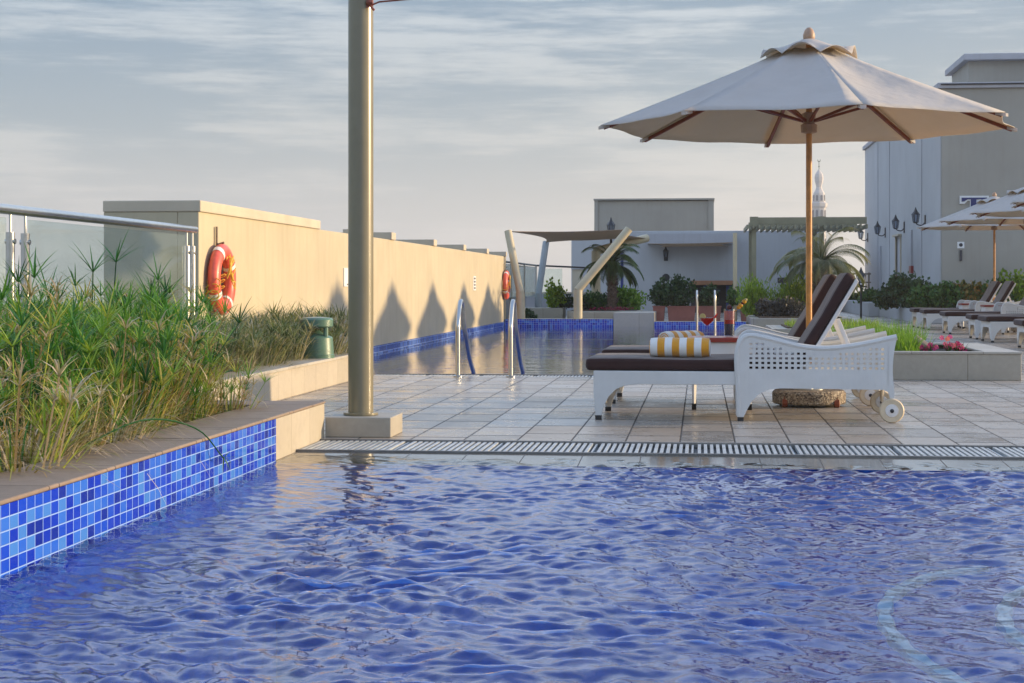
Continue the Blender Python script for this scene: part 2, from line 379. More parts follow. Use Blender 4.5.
def sailmat():
    m=mat('taupe translucent shade cloth',(.42,.35,.28),.9,var=.06,vs=2,bs=.2,bscale=120); t=m.node_tree; b=t.nodes['Principled BSDF']; o=t.nodes['Material Output']
    tr=N(t,'ShaderNodeBsdfTranslucent'); tr.inputs[0].default_value=(.55,.42,.30,1)
    ms=N(t,'ShaderNodeMixShader'); ms.inputs[0].default_value=.45
    t.links.new(b.outputs[0],ms.inputs[1]); t.links.new(tr.outputs[0],ms.inputs[2]); t.links.new(ms.outputs[0],o.inputs[0]); return m
M['sail']=sailmat()
def liquid(name,c):
    m,t,b,o=nt(name); b.inputs['Base Color'].default_value=c4(c); b.inputs['Roughness'].default_value=.15
    b.inputs['Subsurface Weight'].default_value=.0
    tr=N(t,'ShaderNodeBsdfTranslucent'); tr.inputs[0].default_value=c4(c)
    ms=N(t,'ShaderNodeMixShader'); ms.inputs[0].default_value=.5
    t.links.new(b.outputs[0],ms.inputs[1]); t.links.new(tr.outputs[0],ms.inputs[2]); t.links.new(ms.outputs[0],o.inputs[0]); return m
M['red_drink']=liquid('red cocktail',(.75,.03,.01))
M['pink_drink']=liquid('pink cocktail',(.70,.30,.28))
M['blue_drink']=liquid('dark blue cocktail',(.02,.07,.13))
M['fruit']=liquid('pineapple yellow',(.75,.45,.05))
M['lime_slice']=liquid('pale lime slice',(.55,.52,.28))
M['cherry']=liquid('dark cherry',(.12,.01,.02))

def water(name, tint, b1, b2, ior=1.33, sc=(1,1), calm=None):
    m,t,b,o=nt(name); t.nodes.remove(b)
    tr=N(t,'ShaderNodeBsdfTransparent'); tr.inputs[0].default_value=c4(tint)
    g=N(t,'ShaderNodeBsdfGlossy'); g.inputs['Roughness'].default_value=.01; g.inputs[0].default_value=(1,1,1,1)
    f=N(t,'ShaderNodeFresnel'); f.inputs[0].default_value=ior
    pos=N(t,'ShaderNodeNewGeometry').outputs['Position']
    mp=N(t,'ShaderNodeMapping'); mp.inputs['Scale'].default_value=(sc[0],sc[1],1); t.links.new(pos,mp.inputs[0])
    h=mathn(t,'ADD',mathn(t,'MULTIPLY',noise(t,b1[0],3,.5,mp.outputs[0]),b1[1]),mathn(t,'MULTIPLY',noise(t,b2[0],3,.6,mp.outputs[0]),b2[1]))
    if calm:
        sx=N(t,'ShaderNodeSeparateXYZ'); t.links.new(pos,sx.inputs[0]); mr=N(t,'ShaderNodeMapRange',interpolation_type='SMOOTHSTEP')
        mr.inputs['From Min'].default_value=calm[0]; mr.inputs['From Max'].default_value=calm[1]; mr.inputs['To Min'].default_value=.25; mr.inputs['To Max'].default_value=1
        t.links.new(sx.outputs[0],mr.inputs['Value']); h=mathn(t,'MULTIPLY',h,mr.outputs[0])
    bp=N(t,'ShaderNodeBump'); bp.inputs['Strength'].default_value=1; bp.inputs['Distance'].default_value=1
    t.links.new(h,bp.inputs['Height'])
    t.links.new(bp.outputs[0],g.inputs['Normal']); t.links.new(bp.outputs[0],f.inputs['Normal'])
    ms=N(t,'ShaderNodeMixShader'); t.links.new(f.outputs[0],ms.inputs[0]); t.links.new(tr.outputs[0],ms.inputs[1]); t.links.new(g.outputs[0],ms.inputs[2])
    t.links.new(ms.outputs[0],o.inputs[0]); return m
M['water_front']=water('rippled pool water',(.80,.93,1.0),(22,.0024),(70,.00022),ior=1.55)
M['water_back']=water('calm pool water',(.70,.82,.93),(3.2,.011),(14,.0010),sc=(.7,1.3),calm=(-3.9,-2.9),ior=1.6)

def hazemat():
    m,t,b,o=nt('air haze'); t.nodes.remove(b); v=N(t,'ShaderNodeVolumePrincipled')
    v.inputs['Density'].default_value=.0006; v.inputs['Color'].default_value=(.98,.97,.93,1); v.inputs['Anisotropy'].default_value=.3
    t.links.new(v.outputs[0],o.inputs['Volume']); return m
# ------------------------------------------------------------------ world and sun
SUN_DIR=Vector((math.cos(R(10.0))*.976, math.cos(R(10.0))*.218, math.sin(R(10.0)))).normalized()
W=bpy.data.worlds.new('World'); S.world=W; W.use_nodes=True; t=W.node_tree
for n in list(t.nodes): t.nodes.remove(n)
out=N(t,'ShaderNodeOutputWorld'); bg=N(t,'ShaderNodeBackground'); bg.inputs[1].default_value=.1
sky=N(t,'ShaderNodeTexSky',sky_type='NISHITA'); sky.sun_disc=False; sky.sun_elevation=R(10.0); sky.sun_rotation=math.atan2(.976,.218)
sky.air_density=1.0; sky.dust_density=2.0
g=N(t,'ShaderNodeTexCoord').outputs['Generated']; sp=N(t,'ShaderNodeSeparateXYZ'); t.links.new(g,sp.inputs[0])
mp=N(t,'ShaderNodeMapping'); mp.inputs['Scale'].default_value=(1,1,6.5); mp.inputs['Rotation'].default_value=(R(3),R(2),0); t.links.new(g,mp.inputs[0])
n1=noise(t,4.4,10,.62,mp.outputs[0]); 
mp2=N(t,'ShaderNodeMapping'); mp2.inputs['Scale'].default_value=(1,1,14); mp2.inputs['Location'].default_value=(3.3,1.7,.4); t.links.new(g,mp2.inputs[0])
n2=noise(t,9,10,.66,mp2.outputs[0])
cl=mathn(t,'ADD',mathn(t,'MULTIPLY',n1,.65),mathn(t,'MULTIPLY',n2,.35))
cf=N(t,'ShaderNodeMapRange',interpolation_type='SMOOTHSTEP'); cf.inputs['From Min'].default_value=.46; cf.inputs['From Max'].default_value=.60
t.links.new(cl,cf.inputs[0])
grad=ramp(t,sp.outputs[2],[(0,(4.6,4.55,4.5)),(.045,(3.45,3.65,3.85)),(.09,(2.1,2.7,3.3)),(.165,(1.25,2.1,3.15)),(.21,(6.2,8.0,10.5)),(.40,(5.4,7.2,9.8)),(.6,(2.9,4.5,7.8)),(1,(2.4,4.0,7.5))])
cc=ramp(t,sp.outputs[2],[(0,(5.6,5.3,5.1)),(.1,(4.1,4.3,4.5)),(.165,(4.3,4.8,5.3)),(.21,(8.4,9.4,10.8)),(1,(5.2,6.4,8.6))])
c1=mix(t,mathn(t,'MULTIPLY',cf.outputs[0],.85),grad,cc)
fin=mix(t,.8,sky.outputs[0],c1)
t.links.new(fin,bg.inputs[0]); t.links.new(bg.outputs[0],out.inputs[0])
sl=bpy.data.lights.new('sun','SUN'); sl.energy=4.7; sl.angle=R(1.2); sl.color=(1,.75,.45)
so=bpy.data.objects.new('sun',sl); COL.objects.link(so); so.rotation_euler=SUN_DIR.to_track_quat('Z','Y').to_euler()
S.view_settings.view_transform='Standard'; S.view_settings.look='None'; S.view_settings.exposure=.68; S.view_settings.gamma=1
S.cycles.use_denoising=True
S.cycles.max_bounces=10; S.cycles.transparent_max_bounces=16; S.cycles.caustics_reflective=False; S.cycles.caustics_refractive=False
S.cycles.sample_clamp_indirect=6

# ------------------------------------------------------------------ ground, deck, pools
PX=-2.33; WX=-4.55; PR=.75                  # planter wall, parapet wall, right edge of the far pool
hz=MB().box(-3100,3100,-3100,3100,-19,75)
ho=hz.build('haze',hazemat()); tag(ho,kind='stuff')
g_=MB().add([(-3000,-3000,-18),(3000,-3000,-18),(3000,3000,-18),(-3000,3000,-18)],[(0,1,2,3)])
tag(g_.build('ground',M['far']),kind='structure')
d=MB()
def flat(m,x0,x1,y0,y1,z): m.add([(x0,y0,z),(x1,y0,z),(x1,y1,z),(x0,y1,z)],[(0,1,2,3)])
flat(d,-5.4,24,10.32,17.55,0); flat(d,PR+.35,24,17.55,70,0); flat(d,-5.6,PR+.35,39.4+.3,70,0)
flat(d,12,24,-8,10.32,0)
tag(d.build('terrace_paving',M['deck'],fixn=False),kind='structure')
s_=MB(); s_.box(-5.9,-5.6,-8,70,-18,-.1); s_.box(-5.6,24,69.8,70,-18,-.1); s_.box(-5.6,24,-8,-7.8,-18,-.1); s_.box(24,24.2,-8,70,-18,-.05)
s_.box(-5.6,WX-.01,-7.8,69.8,-.3,-.05)
tag(s_.build('building_edge',M['roofslab']),kind='structure')
# pool shells
p=MB(); zb=-1.25
flat(p,PX,12,-7.8,9.22,zb)
tag(p.build('pool_floor',M['pool_blue'],fixn=False),kind='structure')
p=MB(); p.add([(PX,9.22,zb),(12,9.22,zb),(12,9.22,-.034),(PX,9.22,-.034)],[(0,1,2,3)])
p.add([(PX,-7.8,zb),(12,-7.8,zb),(12,-7.8,0),(PX,-7.8,0)],[(3,2,1,0)])
tag(p.build('pool_end_wall',M['pool_blue'],fixn=False),kind='structure')
p=MB(); p.add([(PX-.001,-7.8,zb),(PX-.001,9.22,zb),(PX-.001,9.22,-.07),(PX-.001,-7.8,-.07)],[(0,1,2,3)])
p.add([(12,-7.8,zb),(12,9.22,zb),(12,9.22,0),(12,-7.8,0)],[(3,2,1,0)])
tag(p.build('pool_side_wall',M['pool_blue'],fixn=False),kind='structure')
p=MB(); p.add([(PX,9.2,-.034),(12,9.2,-.036),(12,9.66,-.014),(PX,9.66,-.014)],[(0,1,2,3)])
tag(p.build('pool_overflow_ledge',M['ledge'],fixn=False),kind='structure')
p=MB(); flat(p,WX,PR,17.98,39.4,-1.2)
tag(p.build('far_pool_floor',M['pool_blue'],fixn=False),kind='structure')
p=MB(); p.add([(WX,17.98,-1.2),(PR,17.98,-1.2),(PR,17.98,-.03),(WX,17.98,-.03)],[(3,2,1,0)])
tag(p.build('far_pool_end_wall',M['pool_blue'],fixn=False),kind='structure')
p=MB(); p.add([(PR,17.98,-1.2),(PR,39.4,-1.2),(PR,39.4,0),(PR,17.98,0)],[(3,2,1,0)]); flat(p,PR,PR+.35,17.55,39.7,.002)
p.add([(WX+.001,17.98,-1.2),(WX+.001,39.4,-1.2),(WX+.001,39.4,-.1),(WX+.001,17.98,-.1)],[(0,1,2,3)])
tag(p.build('far_pool_side_wall',M['mosaic_floor'],fixn=False),kind='structure')
# curved submerged step edges in the front pool
def catmull(pts,n=8):
    P=[Vector(p) for p in pts]; P=[P[0]*2-P[1]]+P+[P[-1]*2-P[-2]]; o=[]
    for i in range(1,len(P)-2):
        for k in range(n):
            s=k/n; o.append(.5*((2*P[i])+(P[i+1]-P[i-1])*s+(2*P[i-1]-5*P[i]+4*P[i+1]-P[i+2])*s*s+(3*P[i]-P[i-1]-3*P[i+1]+P[i+2])*s**3))
    o.append(P[-2]); return o
for pts in ([(985,566),(930,574),(893,592),(885,616),(905,645),(945,672),(1010,705)],[(1060,580),(1020,590),(1004,608),(1012,630),(1045,655),(1090,670)]):
    c=catmull([gnd(a,b,-.07) for a,b in pts],8); mb=MB(); vs=[];n=len(c)
    for i,q in enumerate(c):
        tt=(c[min(i+1,n-1)]-c[max(i-1,0)]).normalized(); nn=Vector((-tt.y,tt.x,0))
        w=.024+.006*math.sin(i*1.3)
        for a,z in ((-w,-.09),(-w*.8,-.07),(w*.8,-.07),(w,-.09)): vs.append((q.x+nn.x*a,q.y+nn.y*a,z))
    mb.add(vs,[(i*4+k,i*4+k+1,i*4+k+5,i*4+k+4) for i in range(n-1) for k in range(3)])
    tag(mb.build('pool_step_edge',M['edge_white'],smooth=True),kind='structure')

# water sheets: real waves in front, fine ripples in the material
def wave_sheet(name,x0,x1,y0,y1,step,z,mat_,nw,slope,lmin,lmax,seed):
    r=np.random.RandomState(seed); xs=np.arange(x0,x1+step*.5,step); ys=np.arange(y0,y1+step*.5,step)
    xs[-1]=x1; ys[-1]=y1
    X,Y=np.meshgrid(xs,ys); Z=np.zeros_like(X)
    Xw=X+.10*np.sin(Y*2.3+1)+.07*np.sin(Y*5.1+X*1.7); Yw=Y+.10*np.sin(X*2.9)+.07*np.sin(X*4.3-Y*3.1)
    for i in range(nw):
        L=lmin*(lmax/lmin)**(r.rand()**.8); k=2*PI/L; th=r.normal(R(75),R(42))
        if r.rand()<.25: th=r.rand()*2*PI
        a=slope/k*(.5+r.rand())*(L/.16)**.1; w=np.sin(k*(Xw*math.cos(th)+Yw*math.sin(th))+r.rand()*6.28)
        Z+=a*(w-.35*w*w)
    # gentle patches of calmer water
    pat=.75+.35*np.sin(X*.9+.6*np.sin(Y*.8)+.5)*np.sin(Y*.7+1.2)
    edge=np.clip((y1-Y)/.6,.10,1)
    Z*=pat*edge*np.clip((X-x0)/.9,.45,1)
    ny,nx=X.shape; co_=np.stack([X,Y,Z+z],-1).reshape(-1,3)
    i=np.arange(nx-1)[None,:]+nx*np.arange(ny-1)[:,None]; f=np.stack([i,i+1,i+1+nx,i+nx],-1).reshape(-1,4)
    me=bpy.data.meshes.new(name); me.vertices.add(len(co_)); me.vertices.foreach_set('co',co_.ravel())
    me.loops.add(f.size); me.loops.foreach_set('vertex_index',f.ravel()); me.polygons.add(len(f))
    me.polygons.foreach_set('loop_start',np.arange(0,f.size,4)); me.update(calc_edges=True)
    me.polygons.foreach_set('use_smooth',[True]*len(f)); me.materials.append(mat_)
    o=bpy.data.objects.new(name,me); COL.objects.link(o); return o
tag(wave_sheet('pool_water',PX+.002,2.7,2.6,9.62,.0125,-.0195,M['water_front'],200,.0285,.035,.30,3),kind='structure')
p=MB(); flat(p,2.701,11.99,-7.79,9.62,-.0195); flat(p,PX+.002,2.7,-7.79,2.599,-.024)
tag(p.build('outer_pool_water',M['water_front'],fixn=False),kind='structure')
p=MB(); flat(p,WX+.002,PR-.002,17.98,39.39,-.02)
tag(p.build('far_pool_water',M['water_back'],fixn=False),kind='structure')

# ------------------------------------------------------------------ overflow grates
def grate(x0,x1,y0,y1,pitch,w,label):
    r=thing('overflow_grate',label,'drain grate',((x0+x1)/2,(y0+y1)/2,0))
    m=MB(); m.box(x0,x1,y0,y0+.035,-.05,-.004); m.box(x0,x1,y1-.035,y1,-.05,0.001); m.build('frame',M['grate_frame'],r)
    m=MB(); m.box(x0,x1,y0+.035,y1-.035,-.05,-.035); m.build('channel',M['black_gap'],r)
    m=MB(); x=x0+.01; k=0
    while x<x1-w:
        if k%16==15: m.box(x,x+w*.6,y0+.035,y1-.035,-.06,-.012)
        else: m.box(x,x+w,y0+.036,y1-.036,-.028,-.006-.002*(rng.random()))
        x+=pitch; k+=1
    m.build('slats',M['white_grate'],r)
grate(PX+.003,11.9,9.66,10.32,.036,.019,'white slatted overflow grate along the edge of the front rippled pool')
grate(-3.44,PR,17.55,17.98,.036,.019,'narrow pale overflow grate at the near edge of the calm far pool')

# ------------------------------------------------------------------ left planters and parapet
t_=thing('raised_planter','long raised planter with blue mosaic side and sandstone coping at left of the front pool','planter',(PX-.2,5,0))
m=MB(); m.box(PX-.12,PX,-7.8,9.2,-.07,.2095); m.build('mosaic_side',M['mosaic_wall'],t_)
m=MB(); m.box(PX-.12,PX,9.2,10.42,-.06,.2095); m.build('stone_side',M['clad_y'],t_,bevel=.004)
m=MB(); m.box(-3.44,PX-.12,10.3,10.42,-.02,.2095); m.build('stone_end',M['clad'],t_)
m=MB()
y=-7.8
while y<10.05:
    m.box(PX-.36,PX+.002,y+.002,min(y+.6,10.08)-.002,.21,.225+.003*rng.random()); y+=.6
m.box(-3.44,PX+.003,10.08,10.44,.21,.224)
m.build('coping',M['coping'],t_,bevel=.006)
m=MB(); m.box(WX+.02,PX-.361,-7.8,10.07,0,.17); m.box(WX+.02,-3.74,10.07,17.3,0,.2); so_=m.build('soil',M['soil'],t_)
t_=thing('low_planter_wall','sunlit cream low planter wall under the green garden speaker','planter',(-3.45,14,0))
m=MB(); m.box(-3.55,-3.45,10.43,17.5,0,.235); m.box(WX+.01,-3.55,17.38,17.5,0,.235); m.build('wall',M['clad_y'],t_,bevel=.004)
m=MB(); m.box(-3.76,-3.44,10.45,17.51,.235,.262); m.build('coping',M['coping_light'],t_,bevel=.005)
# parapet wall
t_=thing('parapet_wall','long sunlit beige parapet wall along the far pool with raised caps','wall',(-4.8,27,0))
m=MB(); m.box(WX-.2,WX,15.12,39.85,-.1,1.62); m.box(WX-.9,WX-.201,15.12,20.0,-.1,1.62); m.build('wall',M['render_beige'],t_,bevel=.008)
m=MB(); m.box(WX-.905,WX+.02,15.11,20.05,1.62,1.725); m.build('coping',M['render_cap'],t_,bevel=.01)
for i,px in enumerate((382,427,463,493,499.5)):
    Y=[24.9,28.9,32.6,36.2,39.6][i]-.0
    m=MB(); m.box(WX-.95,WX+.03,Y-.16,Y+.18,1.621,1.73); m.build('buttress_cap',M['render_cap'],t_,bevel=.008)
m=MB(); m.box(WX-.21,WX+.03,22.4,22.7,1.621,1.70); m.build('buttress_cap',M['render_cap'],t_,bevel=.008)
m=MB(); m.box(WX,WX+.022,17.9,39.38,-.3,.095); m.build('mosaic_band',M['mosaic_band'],t_)
# signs on the parapet
t_=thing('wall_sign','white pool notice with dark oval on the parapet wall beside the cream pole','sign',(WX+.01,22.0,1.05))
m=MB(); m.box(WX,WX+.012,21.45,22.15,.93,1.17); m.build('board',M['sign_white'],t_)
m=MB(); m.lathe([(.085,0),(.085,.004)],(WX+.012,21.8,1.07),20,'x'); m.box(WX+.012,WX+.016,21.62,21.98,.95,.965); m.build('print',M['sign_dark'],t_)
t_=thing('depth_marker','small vertical depth marking on the parapet wall near the far ladder rail','sign',(WX+.01,34.2,1))
m=MB(); m.box(WX,WX+.008,34.0,34.4,.84,1.13); m.build('board',M['sign_white'],t_)
m=MB()
for k in range(4): m.box(WX+.008,WX+.012,34.1,34.3,.87+k*.065,.905+k*.065)
m.build('digits',M['sign_dark'],t_)

# glass balustrade
t_=thing('glass_balustrade','glass balustrade with round steel handrail behind the papyrus','balustrade',(WX,11,0))
m=MB(); m.tube([(WX,4,1.45),(WX,15.0,1.45)],.034,14); m.build('handrail',M['steel'],t_,smooth=True)
for y in (7.2,10.85,15.0-.08):
    for dy in (-.0,.25) if y<14 else (-.17,0):
        q=thing if 0 else None
        m=MB(); m.tube([(WX,y+dy,.1),(WX,y+dy,1.30)],.030,12); m.build('post',M['steel'],t_,smooth=True)
        m=MB(); m.tube([(WX,y+dy,1.30),(WX,y+dy,1.42)],.009,8); m.build('rail_pin',M['steel'],t_,smooth=True)
        m=MB(); m.lathe([(.018,-.034),(.022,0),(.018,.036)],(WX+.0,y+dy-.0,1.24),12,'x'); m.build('glass_clamp',M['steel'],t_,smooth=True)
for y0,y1 in ((4.2,7.12),(7.50,10.77),(11.16,14.71)):
    m=MB(); m.box(WX-.006,WX+.006,y0,y1,.25,1.395); m.build('glass_panel',M['glass'],t_)

# ------------------------------------------------------------------ tall cream pole and block
PB=gnd(363,421); PB=Vector((-2.14,10.62,0))
t_=thing('shade_sail_pole','tall cream steel pole on a stone block at the corner of the pools','pole',PB)
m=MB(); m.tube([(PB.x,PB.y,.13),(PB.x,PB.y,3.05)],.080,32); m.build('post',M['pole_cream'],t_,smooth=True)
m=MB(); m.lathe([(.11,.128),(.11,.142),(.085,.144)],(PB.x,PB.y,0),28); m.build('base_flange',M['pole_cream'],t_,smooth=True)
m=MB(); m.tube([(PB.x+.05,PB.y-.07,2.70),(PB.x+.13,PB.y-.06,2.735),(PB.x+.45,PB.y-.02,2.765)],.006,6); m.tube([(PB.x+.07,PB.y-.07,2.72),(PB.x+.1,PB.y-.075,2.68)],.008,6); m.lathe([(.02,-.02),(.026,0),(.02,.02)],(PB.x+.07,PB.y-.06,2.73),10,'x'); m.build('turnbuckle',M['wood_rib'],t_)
m=MB(); m.box(PX+.004,PX+.42,10.42,10.84,0,.125); b_=m.build('stone_block',M['clad'],t_,bevel=.006)

# ------------------------------------------------------------------ garden speaker
SP=Vector((-3.60,15.75,.262))
t_=thing('garden_speaker','green mushroom shaped garden speaker standing on the cream planter wall','speaker',SP)
m=MB(); m.lathe([(.17,0),(.172,.03),(.165,.035),(.155,.19),(.145,.2),(.06,.235),(.03,.26)],SP,28); m.build('body',M['green_plastic'],t_,smooth=True)
m=MB(); m.lathe([(.14,.285),(.158,.30),(.16,.36),(.145,.378),(.05,.388)],SP,28); m.build('cap',M['green_plastic'],t_,smooth=True)
for k in range(4):
    a=PI/4+k*PI/2+.2; x,y=SP.x+.125*math.cos(a),SP.y+.125*math.sin(a)
    m=MB(); m.tube([(x,y,SP.z+.18),(x,y,SP.z+.31)],.022,8); m.build('pillar',M['green_plastic'],t_,smooth=True)

# ------------------------------------------------------------------ life rings
def liferoot(name,label,loc,axis='x'):
    t_=thing(name,label,'life ring',loc,group='life rings on the parapet')
    m=MB(); n1,n2=48,14; vs=[];R0,r0=.262,.078
    for i in range(n1):
        a=2*PI*i/n1
        for k in range(n2):
            b=2*PI*k/n2; rr=R0+r0*math.cos(b)*1.0
            vs.append((loc[0]+r0*.75*math.sin(b),loc[1]+rr*math.cos(a),loc[2]+rr*math.sin(a)))
    m.add(vs,[(i*n2+k,i*n2+(k+1)%n2,((i+1)%n1)*n2+(k+1)%n2,((i+1)%n1)*n2+k) for i in range(n1) for k in range(n2)])
    m.build('ring',M['ringred'],t_,smooth=True)
    for q in range(4):
        a0=PI/4+q*PI/2-.35; vs=[];K=5
        for i in range(K):
            a=a0+.18*i/(K-1)
            for k in range(n2):
                b=2*PI*k/n2; rr=R0+(r0+.003)*math.cos(b)
                vs.append((loc[0]+(r0*.75+.003)*math.sin(b),loc[1]+rr*math.cos(a),loc[2]+rr*math.sin(a)))
        m=MB(); m.add(vs,[(i*n2+k,i*n2+(k+1)%n2,(i+1)*n2+(k+1)%n2,(i+1)*n2+k) for i in range(K-1) for k in range(n2)])
        m.build('reflective_band',M['reflect'],t_,smooth=True)
    rr_=random.Random(5); m=MB()
    for k in range(4):
        pts=[]; y0=loc[1]+rr_.uniform(-.02,.12); z0=loc[2]+rr_.uniform(-.02,.2)
        for i in range(7): pts.append((loc[0]+.07+rr_.uniform(-.01,.015),y0+rr_.uniform(-.08,.08),z0+rr_.uniform(-.12,.1)))
        m.tube(catmull(pts,4),.006,6)
    pts=[(loc[0]+.075*math.cos(a*2.2),loc[1]-.262-.09*math.cos(a),loc[2]-.08+.02*a+.03*math.sin(a*3)) for a in np.linspace(-1.2,4,20)]
    m.tube(pts,.006,6); m.tube([(p[0]+.005,p[1]+.02,p[2]+.05) for p in pts],.006,6); m.tube([(p[0],p[1]-.01,p[2]-.06) for p in pts],.006,6)
    m.build('rope',M['rope'],t_)
    m=MB(); m.box(loc[0]-.06,loc[0]-.045,loc[1]-.015,loc[1]+.015,loc[2]+.28,loc[2]+.5); m.tube([(loc[0]-.05,loc[1],loc[2]+.33),(loc[0]+.02,loc[1],loc[2]+.35)],.012,6)
    m.build('bracket',M['gray_rust'],t_)
    return t_
liferoot('life_ring','faded red life ring with tangled yellow rope at the near end of the parapet',(WX+.075,15.62,1.0))
liferoot('life_ring','small looking red life ring at the far end of the parapet above the far pool',(WX+.075,39.3,.95))

# ------------------------------------------------------------------ pool ladders
def rail_arch(x,y0,y1,z0=0,zt=.76,zw=-.5,r=.022):
    pts=[(x,y0,z0),(x,y0,z0+.45),(x,y0+.02,z0+.56),(x,y0+.14,zt-.03),(x,y0+.24,zt+.02),(x,y0+.36,zt-.04),(x,y0+.5,zt-.26),(x,y0+.9,.15),(x,y1,-.1),(x,y1+.05,zw)]
    return catmull([Vector(p) for p in pts],5)
t_=thing('pool_ladder','polished steel pool ladder with two arched rails at the near edge of the far pool','pool ladder',(-2.2,17.5,0))
for x in (-2.49,-1.94):
    m=MB(); m.tube(rail_arch(x,17.42,18.75),.024,12); m.build('handrail',M['steel'],t_,smooth=True)
    m=MB(); m.lathe([(.05,0),(.05,.012),(.03,.02)],(x,17.42,0),16); m.build('base_flange',M['steel'],t_,smooth=True)
for k in range(2):
    m=MB(); m.box(-2.47,-1.96,18.74,18.82,-.3-.25*k,-.27-.25*k); m.build('step',M['steel'],t_)
t_=thing('pool_handrail','pair of upright white steel handrails in the far pool behind the cocktails','handrail',(.1,34,0))
for px in (697,715):
    b=gnd(px,333,-.02); m=MB(); m.tube(catmull([(b.x,b.y,-.6),(b.x,b.y,.3),(b.x,b.y,.70),(b.x,b.y+.1,.79),(b.x,b.y+.25,.80),(b.x,b.y+.35,.7),(b.x,b.y+.38,-.6)],5),.022,10); m.build('rail',M['steel'],t_,smooth=True)

# ------------------------------------------------------------------ sun lounger prototype
def interp(x,pts):
    for (x0,z0),(x1,z1) in zip(pts,pts[1:]):
        if x<=x1: 
            s=(x-x0)/(x1-x0); return z0+(z1-z0)*s
    return pts[-1][1]
LW=.90
GL='white wicker sun loungers in pairs under the umbrellas'
lg=thing('sun_lounger','white wicker sun lounger nearest the camera carrying the front striped towel','sun lounger',(0,0,0),0,GL)
def arm_side(y0,y1):
    top=[(1.065,.43),(1.072,.50),(1.09,.555),(1.12,.588),(1.16,.598),(1.23,.588),(1.34,.562),(1.47,.530),(1.60,.512),(1.72,.512),(1.85,.528),(1.98,.552),(2.08,.575),(2.155,.592)]
    bot=[(1.065,.03),(1.11,.03),(1.135,.085),(1.17,.145),(1.22,.195),(1.29,.225),(1.36,.233),(2.07,.228),(2.10,.21),(2.115,.15),(2.14,.15),(2.155,.25)]
    x0,xn,pit=1.13,2.089,.0204
    cols=[1.065,1.072,1.08,1.09,1.11,1.12]
    k=int(round((xn-x0)/pit)); cols+=[x0+i*pit for i in range(k+1)]
    cols+=[2.10,2.115,2.13,2.14,2.155]
    fs=[]
    zr=[.350+.0165*i for i in range(0,16)]
    for a,b in zip(cols,cols[1:]):
        ta,tb=interp(a,top),interp(b,top); ba,bb=interp(a,bot),interp(b,bot)
        # keep the back edge slightly curved inward
        inw = a>=x0-1e-6 and b<=xn+1e-6
        if not inw:
            nz=14 if a>=2.09 else 1; fs+= [[(a,ba+(ta-ba)*i/nz),(b,bb+(tb-bb)*i/nz),(b,bb+(tb-bb)*(i+1)/nz),(a,ba+(ta-ba)*(i+1)/nz)] for i in range(nz)]
        else:
            lim=min(ta,tb)-.034
            ci=int(round((a-x0)/pit))
            rows=[z for z in zr if z<=lim]
            fs.append([(a,ba),(b,bb),(b,rows[0]),(a,rows[0])])
            for ri,(za,zb_) in enumerate(zip(rows,rows[1:])):
                if ci%2==1 and ri%2==1: continue
                fs.append([(a,za),(b,za),(b,zb_),(a,zb_)])
            fs.append([(a,rows[-1]),(b,rows[-1]),(b,tb),(a,ta)])
    o=extrude_grid(fs,y0,y1,'arm_panel',M['wicker'],lg)
    for v in o.data.vertices:
        if v.co.x>2.09: v.co.x-=.028*math.sin(PI*min(1,max(0,(v.co.z-.15)/.44)))*(v.co.x-2.08)/.075
    m=MB(); m.tube(catmull([Vector((x,(y0+y1)/2,z)) for x,z in [(1.078,.04),(1.072,.25)]+top],3),.021,8); m.build('rolled_edge',M['wicker'],o,smooth=True)
    # thin white side piece behind the open holes is not there: holes look through
    return o
arm_side(0,.028); arm_side(LW-.028,LW)
def apron(y0,y1):
    up=.345
    poly=[(.075,.03),(.115,.03),(.135,.10),(.17,.165),(.22,.215),(.29,.243),(.38,.252),(1.0,.252),(1.068,.252),(1.068,up),(.06,up),(.06,.2)]
    m=MB(); m.prism(poly,y0,y1); return m.build('side_apron',M['wicker'],lg,bevel=.004)
apron(.015,.045); apron(LW-.045,LW-.015)
# cross aprons
def cross(x0,x1,arch=True):
    m=MB(); a=.03
    pts=[(.046,.06),(.046,.345),(LW-.046,.345),(LW-.046,.06),(LW-.085,.06),(LW-.13,.17),(LW-.22,.245),(.22,.245),(.13,.17),(.085,.06)]
    n=len(pts); vs=[(x0,p[0],p[1]) for p in pts]+[(x1,p[0],p[1]) for p in pts]
    m.add(vs,[tuple(range(n)),tuple(range(2*n-1,n-1,-1))]+[(i,i+n,(i+1)%n+n,(i+1)%n) for i in range(n)])
    return m.build('end_apron',M['wicker'],lg,bevel=.004)
cross(.065,.09)
m=MB(); m.box(2.10,2.13,.03,LW-.03,.24,.50); m.build('end_apron',M['wicker'],lg,bevel=.004)
m=MB(); m.box(.07,2.1,.046,LW-.046,.31,.343); m.build('seat_frame',M['wicker'],lg)
for x in (.095,1.09):
    for y in (.03,LW-.03):
        m=MB(); m.box(x-.022,x+.022,y-.018,y+.018,0,.032); m.build('rubber_foot',M['rubber'],lg,bevel=.003)
